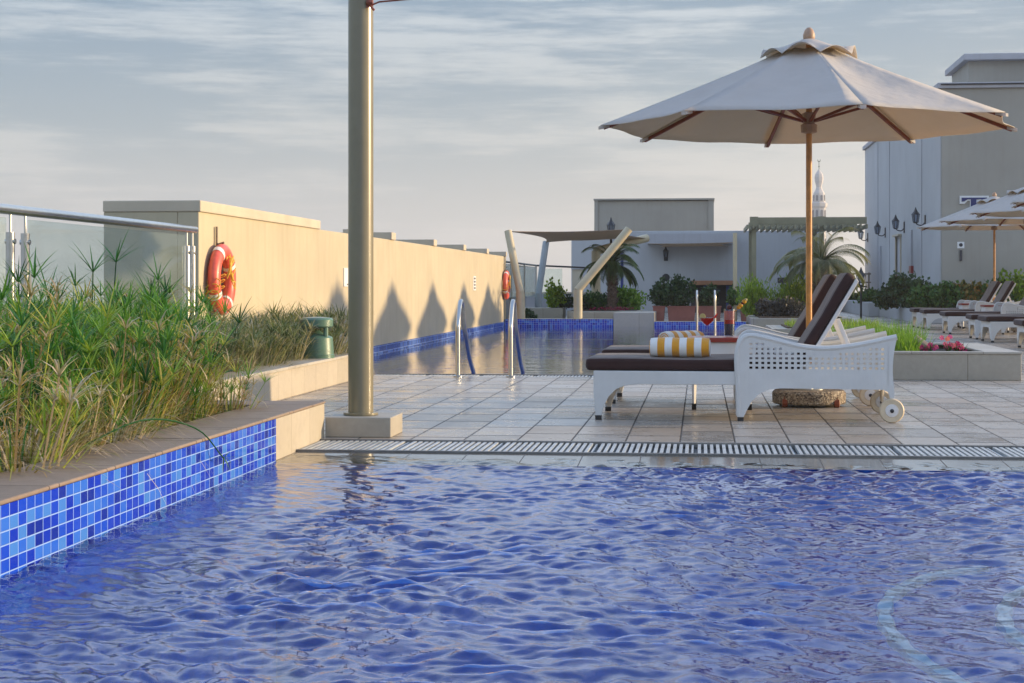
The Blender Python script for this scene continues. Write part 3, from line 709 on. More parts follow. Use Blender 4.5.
for y in (.015,LW-.015):
    s=-1 if y<.3 else 1
    m=MB(); m.lathe([(.045,-.02),(.078,-.022),(.085,-.012),(.085,.012),(.078,.022),(.045,.02)],(2.12,y+s*.012,.085),28,'y'); w_=m.build('wheel',M['tyre_cream'],lg,smooth=True)
    m=MB(); m.lathe([(.02,-.028),(.043,-.024),(.046,-.02),(.046,.02),(.043,.024),(.02,.028)],(2.12,y+s*.012,.085),20,'y'); m.build('hub',M['hub'],w_,smooth=True)
    m=MB(); m.lathe([(.008,-.034),(.014,-.032),(.014,.032),(.008,.034)],(2.12,y+s*.012,.085),10,'y'); m.build('axle_bolt',M['dark_metal'],w_)
    m=MB(); m.tube([(2.12,y-s*.012,.085),(2.125,y-s*.012,.26)],.013,8); m.build('wheel_bracket',M['tyre_cream'],lg,smooth=True)
def slab(p0,p1,th,y0,y1,name,matS,matT,bev):
    """cushion slab between two points in XZ; th is its thickness towards the sitter"""
    a=Vector((p0[0],0,p0[1])); b=Vector((p1[0],0,p1[1])); u=(b-a); L=u.length; u.normalize(); n=Vector((-u.z,0,u.x))
    m=MB(); K=14
    top=[];bot=[]
    for i in range(K+1):
        s=i/K; pf=a+u*(L*s); e=.012*math.sin(s*PI*3.0)
        top.append(pf+n*(th+e*.25)); bot.append(pf)
    vs=[]; 
    for i in range(K+1):
        for y in (y0,y1):
            vs.append((bot[i].x,y,bot[i].z)); vs.append((top[i].x,y,top[i].z))
    fs=[];mi=[]
    for i in range(K):
        q=i*4; r=q+4
        fs+=[(q,r,r+1,q+1),(q+2,q+3,r+3,r+2),(q,q+2,r+2,r),(q+1,r+1,r+3,q+3)]; mi+=[0,0,0,1]
    fs+=[(0,1,3,2),(K*4,K*4+2,K*4+3,K*4+1)]; mi+=[0,0]
    m.v=vs;m.f=fs;m.mi=mi
    return m.build(name,[matS,matT],lg,bevel=bev,seg=4,smooth=False)
c_=slab((0.0,.345),(1.52,.345),.092,.04,LW-.04,'seat_cushion',M['cush_side'],M['cush_top'],.032)
hx,hz=1.545,.43; ux,uz=.508,.861; BL=.67
def bp_(s,n): return (hx+ux*s+uz*n, hz+uz*s-ux*n)
c_=slab(bp_(-.02,.0-.0),bp_(BL,.0),.082,.05,LW-.05,'back_cushion',M['cush_side'],M['cush_top'],.032)
for y in (.05,LW-.08):
    m=MB(); a=bp_(-.1,.035); b=bp_(BL-.02,.035)
    m.prism([bp_(-.1,.003),bp_(BL-.01,.003),bp_(BL-.02,.03),bp_(-.1,.03)],y,y+.03); m.build('back_frame',M['hub'],lg,bevel=.004)
m=MB(); m.prism([bp_(-.08,.006),bp_(BL-.04,.006),bp_(BL-.04,.022),bp_(-.08,.022)],.08,LW-.08); m.build('back_panel',M['wicker'],lg)
for y in (.10,LW-.12):
    a=bp_(.34,.03); m=MB(); m.prism([(a[0],a[1]),(a[0]+.03,a[1]+.01),(a[0]+.20,.30),(a[0]+.17,.30)],y,y+.02); m.build('back_strut',M['hub'],lg,bevel=.003)
index_tree(lg)
lg.location=(-.808,11.97,0); lg.rotation_euler=(0,0,R(-1.6))
copy_tree(lg,(-.79,13.62,0),R(-1.0),'white wicker sun lounger behind the side table with the second striped towel')

# ------------------------------------------------------------------ umbrella prototype
GU='white octagonal umbrellas on wooden poles'
um=thing('garden_umbrella','large off white octagonal umbrella on a wooden pole between the two front loungers','umbrella',(0,0,0),0,GU)
UR=1.65; ZR=2.20; ZT=2.80; RT=.20
m=MB(); m.tube([(0,0,.10),(0,0,2.86)],.024,16); m.build('pole',M['wood'],um,smooth=True)
m=MB(); m.lathe([(.028,2.86),(.045,2.885),(.047,2.92),(.035,2.955),(.015,2.975)],(0,0,0),16); m.build('finial',M['wood_pale'],um,smooth=True)
def canopy():
    m=MB(); NR=10; NS=10; vs=[]
    ph=R(-80.7)
    for k in range(8):
        a0=ph+k*PI/4; a1=a0+PI/4
        base=len(vs)
        for i in range(NR+1):
            s=i/NR; r=RT+(UR-RT)*s; z=ZT-(ZT-ZR)*(s**.93) 
            for j in range(NS+1):
                q=j/NS
                x=r*((1-q)*math.cos(a0)+q*math.cos(a1)); y=r*((1-q)*math.sin(a0)+q*math.sin(a1))
                sag=-.045*math.sin(PI*q)*math.sin(PI*min(1,s*.85+.08))
                pull=1-.035*math.sin(PI*q)*s*s
                wr=.006*math.sin(9*q+k*2+s*4)*s*math.sin(PI*q)
                vs.append((x*pull,y*pull,z+sag+wr))
        for i in range(NR):
            for j in range(NS):
                b=base+i*(NS+1)+j; m.f.append((b,b+1,b+NS+2,b+NS+1)); m.mi.append(0)
        # short valance hem turned under
        h=len(vs); 
    m.v=vs
    o=m.build('canopy',M['canopy'],um,smooth=False,fixn=True)
    o.data.polygons.foreach_set('use_smooth',[True]*len(o.data.polygons))
    s=o.modifiers.new('solid','SOLIDIFY'); s.thickness=.004
    return o
cano=canopy()
m=MB(); vs=[]; NSV=64
for i in range(6):
    s=i/5
    for j in range(NSV):
        a=R(-80.7)+2*PI*j/NSV; oc=math.cos(((j/NSV*8)%1-.5)*PI/4)**-1*.93
        ar=abs(math.sin(j/NSV*8*PI))
        r=.03+(.385-.03)*s; z=2.89-.155*s**1.1+(.085*ar*s**3)*(1 if (j//8)%2 else .7)
        vs.append((r*oc*math.cos(a),r*oc*math.sin(a),z))
m.add(vs,[(i*NSV+j,i*NSV+(j+1)%NSV,(i+1)*NSV+(j+1)%NSV,(i+1)*NSV+j) for i in range(5) for j in range(NSV)])
o=m.build('vent_cap',M['canopy'],um,smooth=True); s=o.modifiers.new('solid','SOLIDIFY'); s.thickness=.004
m=MB(); m.lathe([(.03,2.14),(.062,2.15),(.065,2.21),(.045,2.22),(.05,2.27),(.055,2.30),(.03,2.31)],(0,0,0),10); m.build('runner_hub',M['wood_pale'],um)
m=MB(); m.lathe([(.03,2.72),(.06,2.73),(.06,2.79),(.03,2.80)],(0,0,0),10); m.build('top_hub',M['wood_rib'],um)
for k in range(8):
    a=R(-80.7)+k*PI/4; c,s=math.cos(a),math.sin(a); px_,py_=-s,c
    def bar(r0,z0,r1,z1,w,h):
        v=[]
        for r,z in ((r0,z0),(r1,z1)):
            for sw,sh in ((-1,-1),(1,-1),(1,1),(-1,1)): v.append((r*c+px_*w*sw,r*s+py_*w*sw,z+h*sh))
        mm=MB(); mm.add(v,[(0,1,2,3),(7,6,5,4),(0,4,5,1),(1,5,6,2),(2,6,7,3),(3,7,4,0)]); return mm
    rb=bar(.05,2.755,UR-.03,ZR-.022,.011,.014).build('rib',M['wood_rib'],um)
    bar(.05,2.24,.86,2.475,.009,.011).build('strut',M['wood_rib'],rb)
    bar(UR-.07,ZR-.006,UR+.012,ZR-.022,.02,.012).build('rib_pocket',M['canopy'],rb)
# base
m=MB(); m.lathe([(.275,0.02),(.285,.03),(.287,.105),(.27,.125),(.06,.128)],(0,0,0),40); bs=m.build('base',M['aggregate'],um,smooth=True)
m=MB(); m.lathe([(.12,.128),(.12,.136),(.035,.138),(.035,.20),(.03,.205)],(0,0,0),20); m.build('sleeve',M['steel'],bs,smooth=True)
for k in range(4):
    a=R(-62)+k*PI/2+.3; x,y=.27*math.cos(a),.27*math.sin(a)
    m=MB(); m.lathe([(.02,-.022),(.032,-.018),(.032,.018),(.02,.022)],(x*1.04,y*1.04,.032),14,'x'); m.box(x-.014,x+.014,y-.014,y+.014,.05,.085)
    m.build('castor',M['wood_rib'],bs)
index_tree(um)
UC=at(809,402,13.38); um.location=(UC.x,UC.y,0)
URX=6.53
RU=[38.9,35.1,31.25,27.4,23.55]
ul=['white umbrella at the far end of the row by the grey building','white umbrella second from the far end of the right hand row','white umbrella third from the far end of the right hand row','white umbrella cut by the right edge of the photo nearest in its row','white umbrella just outside the right edge beyond the row']
for y,l in zip(RU,ul): copy_tree(um,(URX,y,0),R(3*math.sin(y)),l).scale=(1.07,1.07,1.015)
ll=['at the far end of the right hand row by the shrubs','second from the shrubs under the farthest umbrella','third from the shrubs in the right hand row','fourth from the shrubs in the right hand row','fifth from the shrubs in the right hand row','nearest in the right hand row, cut by the photo edge']
for y,l in zip((38.3,36.6,33.5,30.3,28.7,25.6),ll):
    copy_tree(lg,(URX-1.83,y,0),R(rng.uniform(-2,2)),'white wicker lounger '+l)

# ------------------------------------------------------------------ side tables
def mk_table(x0,x1,y0,y1,label):
    t_=thing('side_table',label,'side table',((x0+x1)/2,(y0+y1)/2,0),0,'side tables between loungers')
    m=MB(); m.box(x0,x1,y0,y1,.515,.55); m.build('table_top',M['red_top'],t_,bevel=.005)
    m=MB(); m.box(x0+.02,x1-.02,y0+.02,y1-.02,.36,.514); m.build('apron',M['white_table'],t_,bevel=.004)
    for x in (x0+.045,x1-.045):
        for y in (y0+.045,y1-.045):
            m=MB(); m.tube([(x,y,.045),(x,y,.365)],[.014,.026],4); l=m.build('leg',M['white_table'],t_)
            m=MB(); m.box(x-.017,x+.017,y-.017,y+.017,0,.046); m.build('rubber_foot',M['rubber'],l)
    return t_
mt=mk_table(-.09,.42,13.0,13.5,'white side table with dark red top holding two cocktails')
index_tree(mt)
for y,l in ((37.9,'side table with red top between the two farthest loungers'),(34.9,'side table with red top beside the third lounger of the right row'),(29.95,'side table with red top third from the shrubs in the right row'),(27.0,'side table with red top at the right edge of the photo')):
    copy_tree(mt,(URX-.65,y,0),0,l)
# towels
def towel_roll(c,rz,label,r=.072,L=.415):
    o=thing('rolled_towel',label,'towel',c,rz,'rolled striped towels'); pts=[]
    m=MB(); n=30
    vs=[];K=12
    for i in range(K+1):
        x=-L/2+L*i/K; e=.93 if i in (0,K) else (.985 if i in (1,K-1) else 1)
        for k in range(n):
            a=2*PI*k/n; rr=r*e*(1+.02*math.sin(3*a+i)+.015*math.sin(i*1.7+k))
            vs.append((c[0]+x,c[1]+rr*math.cos(a)*1.06,c[2]+rr*math.sin(a)*.97))
    m.add(vs,[(i*n+k,i*n+(k+1)%n,(i+1)*n+(k+1)%n,(i+1)*n+k) for i in range(K) for k in range(n)]+[tuple(range(n-1,-1,-1)),tuple(K*n+k for k in range(n))])
    m.build('roll',M['towel'],o,smooth=True)
    # spiral layers at both ends
    for sx in (-1,1):
        sp_=[]
        for k in range(60):
            a=k*.33; rr=.012+(r*.9-.012)*k/59; sp_.append((c[0]+sx*(L/2+.002),c[1]+rr*math.cos(a),c[2]+rr*math.sin(a)))
        m=MB(); m.tube(sp_,.004,5); m.build('spiral_edge',M['towel'],o)
    # loose flap edge
    return o
towel_roll((-.14+.0,12.14,.437+.070),R(-5),'yellow and white striped towel rolled on the nearest lounger')
towel_roll((-.15,13.95,.437+.070),R(48),'yellow and white striped towel rolled on the lounger behind the side table')
# drinks
c=Vector((.055,13.22,.551))
t_=thing('cocktail_glass','wide stemmed glass of red cocktail on the side table','glass',c)
m=MB(); m.lathe([(.036,0),(.036,.003),(.005,.008),(.004,.075),(.012,.083),(.055,.125),(.06,.15),(.058,.15),(.053,.126),(.010,.086)],c,24); m.build('glass',M['clear_glass'],t_,smooth=True)
m=MB(); m.lathe([(.006,.088),(.050,.1265),(.054,.142)],c,24); m.build('drink',M['red_drink'],t_,smooth=True)
m=MB(); m.lathe([(.022,-.004),(.024,0),(.022,.004)],(c.x-.035,c.y,c.z+.155),14,'y'); m.build('lime_slice',M['lime_slice'],t_)
m=MB(); m.tube([(c.x+.03,c.y,c.z+.135),(c.x+.06,c.y,c.z+.15),(c.x+.08,c.y,c.z+.18)],[.004,.009,.003],8); m.build('chilli_garnish',M['red_drink'],t_,smooth=True)
c=Vector((.225,13.2,.551))
t_=thing('highball_glass','tall glass of layered red and dark cocktail with a fruit skewer','glass',c)
m=MB(); m.lathe([(.032,0),(.04,.01),(.044,.215),(.0425,.215),(.038,.014)],c,24); m.build('glass',M['clear_glass'],t_,smooth=True)
m=MB(); m.lathe([(.034,.012),(.039,.10)],c,20); m.build('dark_layer',M['blue_drink'],t_,smooth=True)
m=MB(); m.lathe([(.039,.1005),(.04,.13)],c,20); m.build('red_layer',M['red_drink'],t_,smooth=True)
m=MB(); m.lathe([(.04,.1305),(.0415,.2)],c,20); m.build('pink_layer',M['pink_drink'],t_,smooth=True)
sk=MB(); sk.tube([(c.x+.0,c.y,c.z+.15),(c.x+.13,c.y,c.z+.29)],.003,5); sko=sk.build('skewer',M['wood'],t_)
for k,(s,mm,r) in enumerate(((.55,'fruit',.016),(.66,'fruit',.018),(.77,'cherry',.014),(.87,'fruit',.019),(.96,'lime_slice',.014))):
    q=Vector((c.x+.13*s,c.y,c.z+.15+.14*s)); m=MB(); m.lathe([(.001,-r),(r*.8,-r*.6),(r,0),(r*.8,r*.6),(.001,r)],q,10); m.build('fruit',M[mm],sko,smooth=True)
m=MB(); m.lathe([(.001,-.02),(.018,-.01),(.02,.004),(.012,.018),(.001,.022)],(c.x,c.y,c.z+.225),10); m.build('cherry',M['cherry'],t_,smooth=True)

# ------------------------------------------------------------------ foliage builders
def blade(m, base, d0, L, w, droop, seg, col, rnd, side=None):
    """one curved tapering blade; d0 start direction"""
    p=Vector(base); d=Vector(d0).normalized(); up=Vector((0,0,1))
    sd=side or d.cross(up)
    if sd.length<1e-3: sd=Vector((1,0,0))
    sd=sd.normalized(); n0=len(m.v)
    for i in range(seg+1):
        s=i/seg; ww=w*(1-s)**.6 if i<seg else w*.08
        if i==0: ww=w*.6
        m.v.append(tuple(p-sd*ww*.5)); m.v.append(tuple(p+sd*ww*.5)); m.c += [col,col]
        p=p+d*(L/seg); d=(d+Vector((0,0,-droop/seg))).normalized()
    for i in range(seg):
        q=n0+2*i; m.f.append((q,q+1,q+3,q+2)); m.mi.append(0)
def papyrus(name_seed, hmin,hmax, nst, tint, dry=.15, spread=.22):
    r=random.Random(name_seed); m=MB(); m.c=[]
    for k in range(nst):
        a=r.uniform(0,2*PI); rr=spread*math.sqrt(r.random()); b=Vector((rr*math.cos(a),rr*math.sin(a),0))
        h=r.uniform(hmin,hmax); lean=r.uniform(.05,.5); dr=Vector((math.cos(a)*lean,math.sin(a)*lean,1)).normalized()
        isdry=r.random()<dry; col=r.uniform(.72,1) if isdry else min(.7,max(0,r.gauss(tint,.19)))
        p=b; q=dr; pts=[]
        for i in range(4): pts.append(p); p=p+q*(h/3); q=(q+Vector((math.cos(a)*.06,math.sin(a)*.06,-.03))).normalized()
        n0=len(m.v); m.tube(pts,[.005,.0045,.004,.003],3,cap=False); m.c+= [col]*(len(m.v)-n0)
        top=pts[-1]; nb=r.randint(9,15); Lb=r.uniform(.13,.24)
        for j in range(nb):
            ba=2*PI*j/nb+r.uniform(-.2,.2); el=r.uniform(.1,.95)
            d=Vector((math.cos(ba)*math.cos(el),math.sin(ba)*math.cos(el),math.sin(el)))
            d=(d+q*.35).normalized()
            blade(m,top,d,Lb*r.uniform(.7,1.2),r.uniform(.009,.014),.45 if not isdry else 1.2,3,min(1,max(0,col+r.uniform(-.1,.12))),r)
    # base leaves
    for k in range(int(nst*4)):
        a=r.uniform(0,2*PI); rr=spread*math.sqrt(r.random()); el=r.uniform(.5,1.4)
        col=r.uniform(.6,1) if r.random()<.45+dry else r.uniform(.05,.6)
        blade(m,(rr*math.cos(a),rr*math.sin(a),0),(math.cos(a)*math.cos(el),math.sin(a)*math.cos(el),math.sin(el)),r.uniform(.2,.5),r.uniform(.007,.014),1.3,4,col,r)
    return m
def drygrass(seed,n,L,spread=.16):
    r=random.Random(seed); m=MB(); m.c=[]
    for k in range(n):
        a=r.uniform(0,2*PI); rr=spread*math.sqrt(r.random()); el=r.uniform(.3,1.3)
        blade(m,(rr*math.cos(a),rr*math.sin(a),0),(math.cos(a)*math.cos(el),math.sin(a)*math.cos(el),math.sin(el)),L*r.uniform(.5,1.15),r.uniform(.005,.010),r.uniform(1.5,2.6),6,r.random(),r)
    return m
protos=[]
kinds=[('papyrus_plant','green papyrus clump with fanned leaf tops in the left planter','papyrus',lambda s:papyrus(s,.26,.72,23,.16,.09)),
       ('papyrus_plant','yellow green papyrus clump in the left planter','papyrus',lambda s:papyrus(s,.22,.66,22,.38,.20)),
       ('papyrus_plant','half dry brown and green papyrus clump in the left planter','papyrus',lambda s:papyrus(s,.18,.50,26,.55,.5)),
       ('grass_clump','dead straw coloured grass clump drooping over the sandstone coping','dry',lambda s:drygrass(s,280,.46,.2)),
       ('grass_clump','short scruffy grey green grass clump by the parapet','grey_green',lambda s:papyrus(s,.18,.40,34,.35,.35,.22))]
meshes={}
def clump(kind,x,y,z,sc,rz):
    nm,lab,mt_,fn=kinds[kind]
    key=(kind,rng.randint(0,3))
    if key not in meshes:
        o=fn(kind*10+key[1]+1).build('clump_mesh',M[mt_],fixn=False); meshes[key]=o.data; bpy.data.objects.remove(o)
    o=bpy.data.objects.new(nm,meshes[key]); COL.objects.link(o); o.location=(x,y,z); o.scale=(sc,sc,sc*rng.uniform(.92,1.08)); o.rotation_euler=(rng.uniform(-.08,.08),rng.uniform(-.08,.08),rz)
    tag(o,lab,{3:'grass',4:'grass'}.get(kind,'papyrus'),lab.replace('clump','clumps'))
    return o
def vis(x,y):
    d=-x*math.sin(TH)*-1*-1; 
    dep=y*math.cos(TH)-x*math.sin(TH); lat=x*math.cos(TH)+y*math.sin(TH)
    return 512+1700*lat/dep
yy=5.6
while yy<17.2:
    xr=PX-.50 if yy<10.0 else -3.85
    xx=xr
    while xx>WX+.12:
        x=xx+rng.uniform(-.09,.09); y=yy+rng.uniform(-.12,.12)
        if vis(x,y)>-70:
            front = (xr-xx)<.22
            if yy<10.0:
                if front: k=rng.choice([3,3,2,3,3,1]); sc=rng.uniform(.7,1.0)
                else: k=rng.choice([0,0,1,1,2,0]); sc=rng.uniform(.85,1.12)
                if 8.8<yy and front: sc*=.75; k=rng.choice([2,4,2])
            elif yy<12.4: k=rng.choice([0,1,1,2,0]); sc=rng.uniform(.8,1.05)
            else: k=rng.choice([4,4,4,4]); sc=rng.uniform(.8,1.05) if yy<16 else rng.uniform(.9,1.2)
            clump(k,x,y,.165 if yy<10 else .195,sc,rng.uniform(0,6.28))
        xx-=.29
    yy+=.32
for px,py,h in ((107,250,0),(150,262,0),(60,300,0),(26,300,0),(158,300,0)): pass
# a few tall single papyrus heads standing above the rest
for i,(px,py,d_) in enumerate(((93,272,10.2),(116,262,10.6),(158,280,11.0),(27,298,9.0),(150,300,10.2),(65,330,8.6),(15,345,7.8))):
    q=at(px,py,d_); r=random.Random(50+i); m=MB(); m.c=[]
    z0=.17; lean=Vector((r.uniform(-.12,.12),r.uniform(-.12,.12),0))
    b=Vector((q.x,q.y,z0))+lean; n0=0; m.tube([b,(b+q)/2+Vector((0,0,.02)),q],[.006,.005,.004],4,cap=False); m.c+=[.05]*len(m.v)
    for j in range(16):
        ba=2*PI*j/16+r.uniform(-.15,.15); el=r.uniform(.0,1.0)
        blade(m,q,(math.cos(ba)*math.cos(el),math.sin(ba)*math.cos(el),math.sin(el)),r.uniform(.17,.28),.010,.35,4,r.uniform(0,.25),r)
    o=m.build('tall_papyrus',M['papyrus'],fixn=False)
    tag(o,['tall dark papyrus head rising above the glass by the handrail','tall papyrus head with upright rays left of the parapet end','tall papyrus head right against the parapet end wall','tall papyrus head at the far left by the steel posts','papyrus head hanging in front of the life ring side','dark green papyrus head low in the left planter','dark papyrus head at the left edge of the photo'][i],'papyrus')
# arching stem that hangs over the blue mosaic, and one by the cream wall
for pts,lab in (([(-2.75,7.1,.2),(-2.5,7.4,.34),(-2.35,7.75,.28),(-2.27,7.95,.12)],'thin papyrus stem arching over the blue mosaic wall'),([(-3.2,9.6,.2),(-3.05,10.0,.33),(-2.95,10.3,.40),(-2.9,10.5,.42)],'papyrus stem leaning in front of the cream planter wall')):
    m=MB(); m.c=[]; P_=catmull([Vector(p) for p in pts],5); m.tube(P_,.004,4,cap=False); m.c+=[.1]*len(m.v); r=random.Random(3)
    for j in range(9):
        a=r.uniform(0,6.28); blade(m,P_[-1],(math.cos(a),math.sin(a),r.uniform(-.8,.4)),.12,.008,.6,3,r.uniform(.1,.6),r)
    tag(m.build('tall_papyrus',M['papyrus'],fixn=False),lab,'papyrus')

def shrub(name,label,c,rad,n,leaf,mt_,seed,cat='shrub',group=None,lobes=6,blades=False):
    r=np.random.RandomState(seed); t_=thing(name,label,cat,(c[0],c[1],c[2]),0,group)
    L=[(r.uniform(-.6,.6)*rad[0],r.uniform(-.6,.6)*rad[1],r.uniform(.15,.75)*rad[2]*2*.5,r.uniform(.35,.6)) for _ in range(lobes)]+[(0,0,rad[2]*.4,.7)]
    m=MB(); m.c=[]; V=[];Fc=[];C=[]
    for k in range(n):
        lx,ly,lz,lr=L[r.randint(len(L))]
        d=r.normal(size=3); d/=np.linalg.norm(d); rr=lr*(r.rand()**.4)
        p=np.array([lx,ly,lz])+d*rr*np.array([rad[0],rad[1],rad[2]])*(1+.12*r.randn())
        if p[2]<0: p[2]=abs(p[2])*.5
        a=r.normal(size=3); a[2]+= (1.2 if not blades else 2.5); a/=np.linalg.norm(a); b=np.cross(a,r.normal(size=3)); b/=np.linalg.norm(b)
        s=leaf*r.uniform(.6,1.3); w=s*(.38 if not blades else .09)
        i=len(V); p=p+np.array([c[0],c[1],c[2]])
        V+= [tuple(p),tuple(p+a*s*.5+b*w),tuple(p+a*s),tuple(p+a*s*.5-b*w)]; Fc.append((i,i+1,i+2,i+3)); col=min(1,max(0,r.normal(.5,.25))); C+=[col]*4
    m.v=V;m.f=Fc;m.mi=[0]*len(Fc);m.c=C; m.build('foliage',M[mt_],t_,fixn=False)
    m=MB(); rr=random.Random(seed)
    for lx,ly,lz,lr in L: m.tube([(c[0]+lx*.15,c[1]+ly*.15,c[2]),(c[0]+lx*.6,c[1]+ly*.6,c[2]+lz*.5),(c[0]+lx,c[1]+ly,c[2]+lz+lr*rad[2]*.5)],[.02,.014,.006],5)
    m.build('branches',M['branch'],t_)
    return t_
def bladebed(name,label,x0,x1,y0,y1,z,h,n,mt_,seed,cat='grass',kind=None):
    r=random.Random(seed); m=MB(); m.c=[]
    for k in range(n):
        a=r.uniform(0,6.28); el=r.uniform(.8,1.5)
        blade(m,(r.uniform(x0,x1),r.uniform(y0,y1),z),(math.cos(a)*math.cos(el),math.sin(a)*math.cos(el),math.sin(el)),h*r.uniform(.55,1.15),.012,.8,3,min(1,max(0,r.gauss(.5,.25))),r)
    return tag(m.build(name,M[mt_],fixn=False),label,cat,kind=kind)
def palm(name,label,base,th,tr,fr,nf,mt_,seed,droop=1.4):
    t_=thing(name,label,'palm tree',base); r=random.Random(seed)
    m=MB(); K=14; prof=[]
    for i in range(K+1):
        s=i/K; prof.append((tr*(1.0-.15*s+.10*(i%2)),th*s))
    m.lathe(prof,base,14); tk=m.build('trunk',M['trunk'],t_)
    m=MB()
    for i in range(70):
        s=r.random(); a=r.uniform(0,6.28); x=base[0]+tr*math.cos(a); y=base[1]+tr*math.sin(a); z=base[2]+th*s
        m.tube([(x,y,z),(x+.05*math.cos(a),y+.05*math.sin(a),z+.06)],[.02,.008],4)
    m.build('leaf_stubs',M['trunk'],tk)
    top=Vector(base)+Vector((0,0,th))
    for f in range(nf):
        a=2*PI*f/nf*2.4+r.uniform(-.2,.2); el=r.uniform(.25,1.35); d=Vector((math.cos(a)*math.cos(el),math.sin(a)*math.cos(el),math.sin(el)))
        m=MB(); m.c=[]; p=top.copy(); Lf=fr*r.uniform(.85,1.2)*1.35; n=20; pts=[p.copy()]; ds=[d.copy()]
        for i in range(n):
            p=p+d*(Lf/n); d=(d+Vector((0,0,-droop/n*(1+.6*i/n)))).normalized(); pts.append(p.copy()); ds.append(d.copy())
        m.tube(pts[::2],[.012]*4+[.006]*(len(pts[::2])-4),3,cap=False); m.c+=[.4]*len(m.v); cb=r.uniform(.1,.8)
        for i in range(2,n+1):
            sd=ds[i].cross(Vector((0,0,1))).normalized()
            for sg in (-1,1):
                for q in range(4):
                    pp=pts[i]-ds[i]*(Lf/n)*(q/4)
                    blade(m,pp,ds[i]*.7+sd*sg*.8+Vector((0,0,-.15)),fr*.40*(1-.45*abs(i/n-.45)),.015,1.5,2,min(1,max(0,cb+r.uniform(-.2,.2))),r)
        m.build('frond',M[mt_],t_,fixn=False)
    return t_

# ------------------------------------------------------------------ right hand planter with flowers
YA=17.32; XA=3.17
t_=thing('stone_planter','beige stone planter with grass and pink flowers behind the lounger wheels','planter',(2,18.5,0))
m=MB(); m.box(.95,XA,YA,YA+.08,0,.262); m.build('stone_front',M['clad'],t_,bevel=.006)
m=MB(); m.box(.95,XA,YA+2.62,YA+2.70,0,.262); m.build('stone_back',M['clad'],t_,bevel=.006)
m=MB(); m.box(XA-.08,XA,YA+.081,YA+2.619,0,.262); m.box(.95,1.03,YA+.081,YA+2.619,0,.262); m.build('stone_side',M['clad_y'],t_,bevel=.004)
m=MB(); m.box(.94,XA+.01,YA-.01,YA+.14,.262,.285); m.box(.94,XA+.01,YA+2.5,YA+2.71,.262,.285); m.box(XA-.34,XA+.01,YA+.141,YA+2.499,.262,.285); m.box(.94,1.1,YA+.141,YA+2.499,.262,.285); m.build('coping',M['coping_light'],t_,bevel=.004)
m=MB(); m.box(1.03,XA-.341,YA+.08,YA+2.6,.1,.22); m.build('soil',M['soil'],t_)
for i,(x0,x1,y0,y1,h,n,lab) in enumerate(((1.1,2.05,YA+.5,YA+1.4,.37,1000,'bright green tufted grass behind the lounger backrests in the stone planter'),(1.7,2.22,YA+.35,YA+1.6,.33,800,'bright green grass left of the spotlight in the stone planter'),(1.1,2.5,YA+1.6,YA+2.4,.34,900,'bright green grass at the back of the stone planter'))):
    bladebed('grass',lab,x0,x1,y0,y1,.215,h,n,'leaf_bright',20+i,'grass','stuff')
b=at(921,345,18.0)
t_=thing('garden_spotlight','grey cylindrical spotlight tilted in the stone planter beside the pink flowers','spotlight',(b.x,b.y,.22))
d0=Vector((-.075,.0,.06)); 
m=MB(); m.tube([Vector((b.x,b.y,.32))-d0*-1.0,Vector((b.x,b.y,.32)),Vector((b.x,b.y,.32))-d0],[.055,.058,.06],16); m.build('housing',M['gray_rust'],t_,smooth=True)
m=MB(); m.tube([(b.x+.02,b.y,.2),(b.x+.02,b.y,.30)],.012,8); m.build('stake',M['dark_metal'],t_)
for i,(px,py,s) in enumerate(((948,342,.11),(957,346,.08),(930,348,.06),(963,350,.05))):
    q=at(px,py,17.9); r=random.Random(i); m=MB(); m.c=[]
    t_=thing('flowering_plant',['tall pink petunia with the most blooms in the stone planter','orange pink petunia in the middle of the stone planter','small dark pink flower beside the garden spotlight','lowest pink petunia near the planter corner'][i],'flower',(q.x,q.y,.22))
    for k in range(int(5+34*s)):
        c=Vector((q.x+r.gauss(0,s*.45),q.y+r.gauss(0,s*.4),max(.26,q.z+r.gauss(0,s*.45)))); nrm=Vector((r.uniform(-.6,.6),-1,r.uniform(0,.8))).normalized()
        u=nrm.cross(Vector((0,0,1))).normalized(); v=u.cross(nrm); cc_=r.random()
        for j in range(5):
            a=2*PI*j/5; d=u*math.cos(a)+v*math.sin(a); w=u*math.cos(a+1.57)+v*math.sin(a+1.57); n0=len(m.v)
            m.v+=[tuple(c),tuple(c+d*.022+w*.013-nrm*-.006),tuple(c+d*.03),tuple(c+d*.022-w*.013-nrm*-.006)]; m.f.append((n0,n0+1,n0+2,n0+3)); m.mi.append(0); m.c+=[cc_]*4
    tag(m.build('blooms',M['pink'],t_,fixn=False),kind='stuff')
    m=MB(); m.c=[]
    for k in range(40):
        a=r.uniform(0,6.28); blade(m,(q.x,q.y,.22),(math.cos(a)*.5,math.sin(a)*.5,1),r.uniform(.06,.16),.012,.6,3,r.random(),r)
    m.build('leaves',M['leaf_mid'],t_,fixn=False)
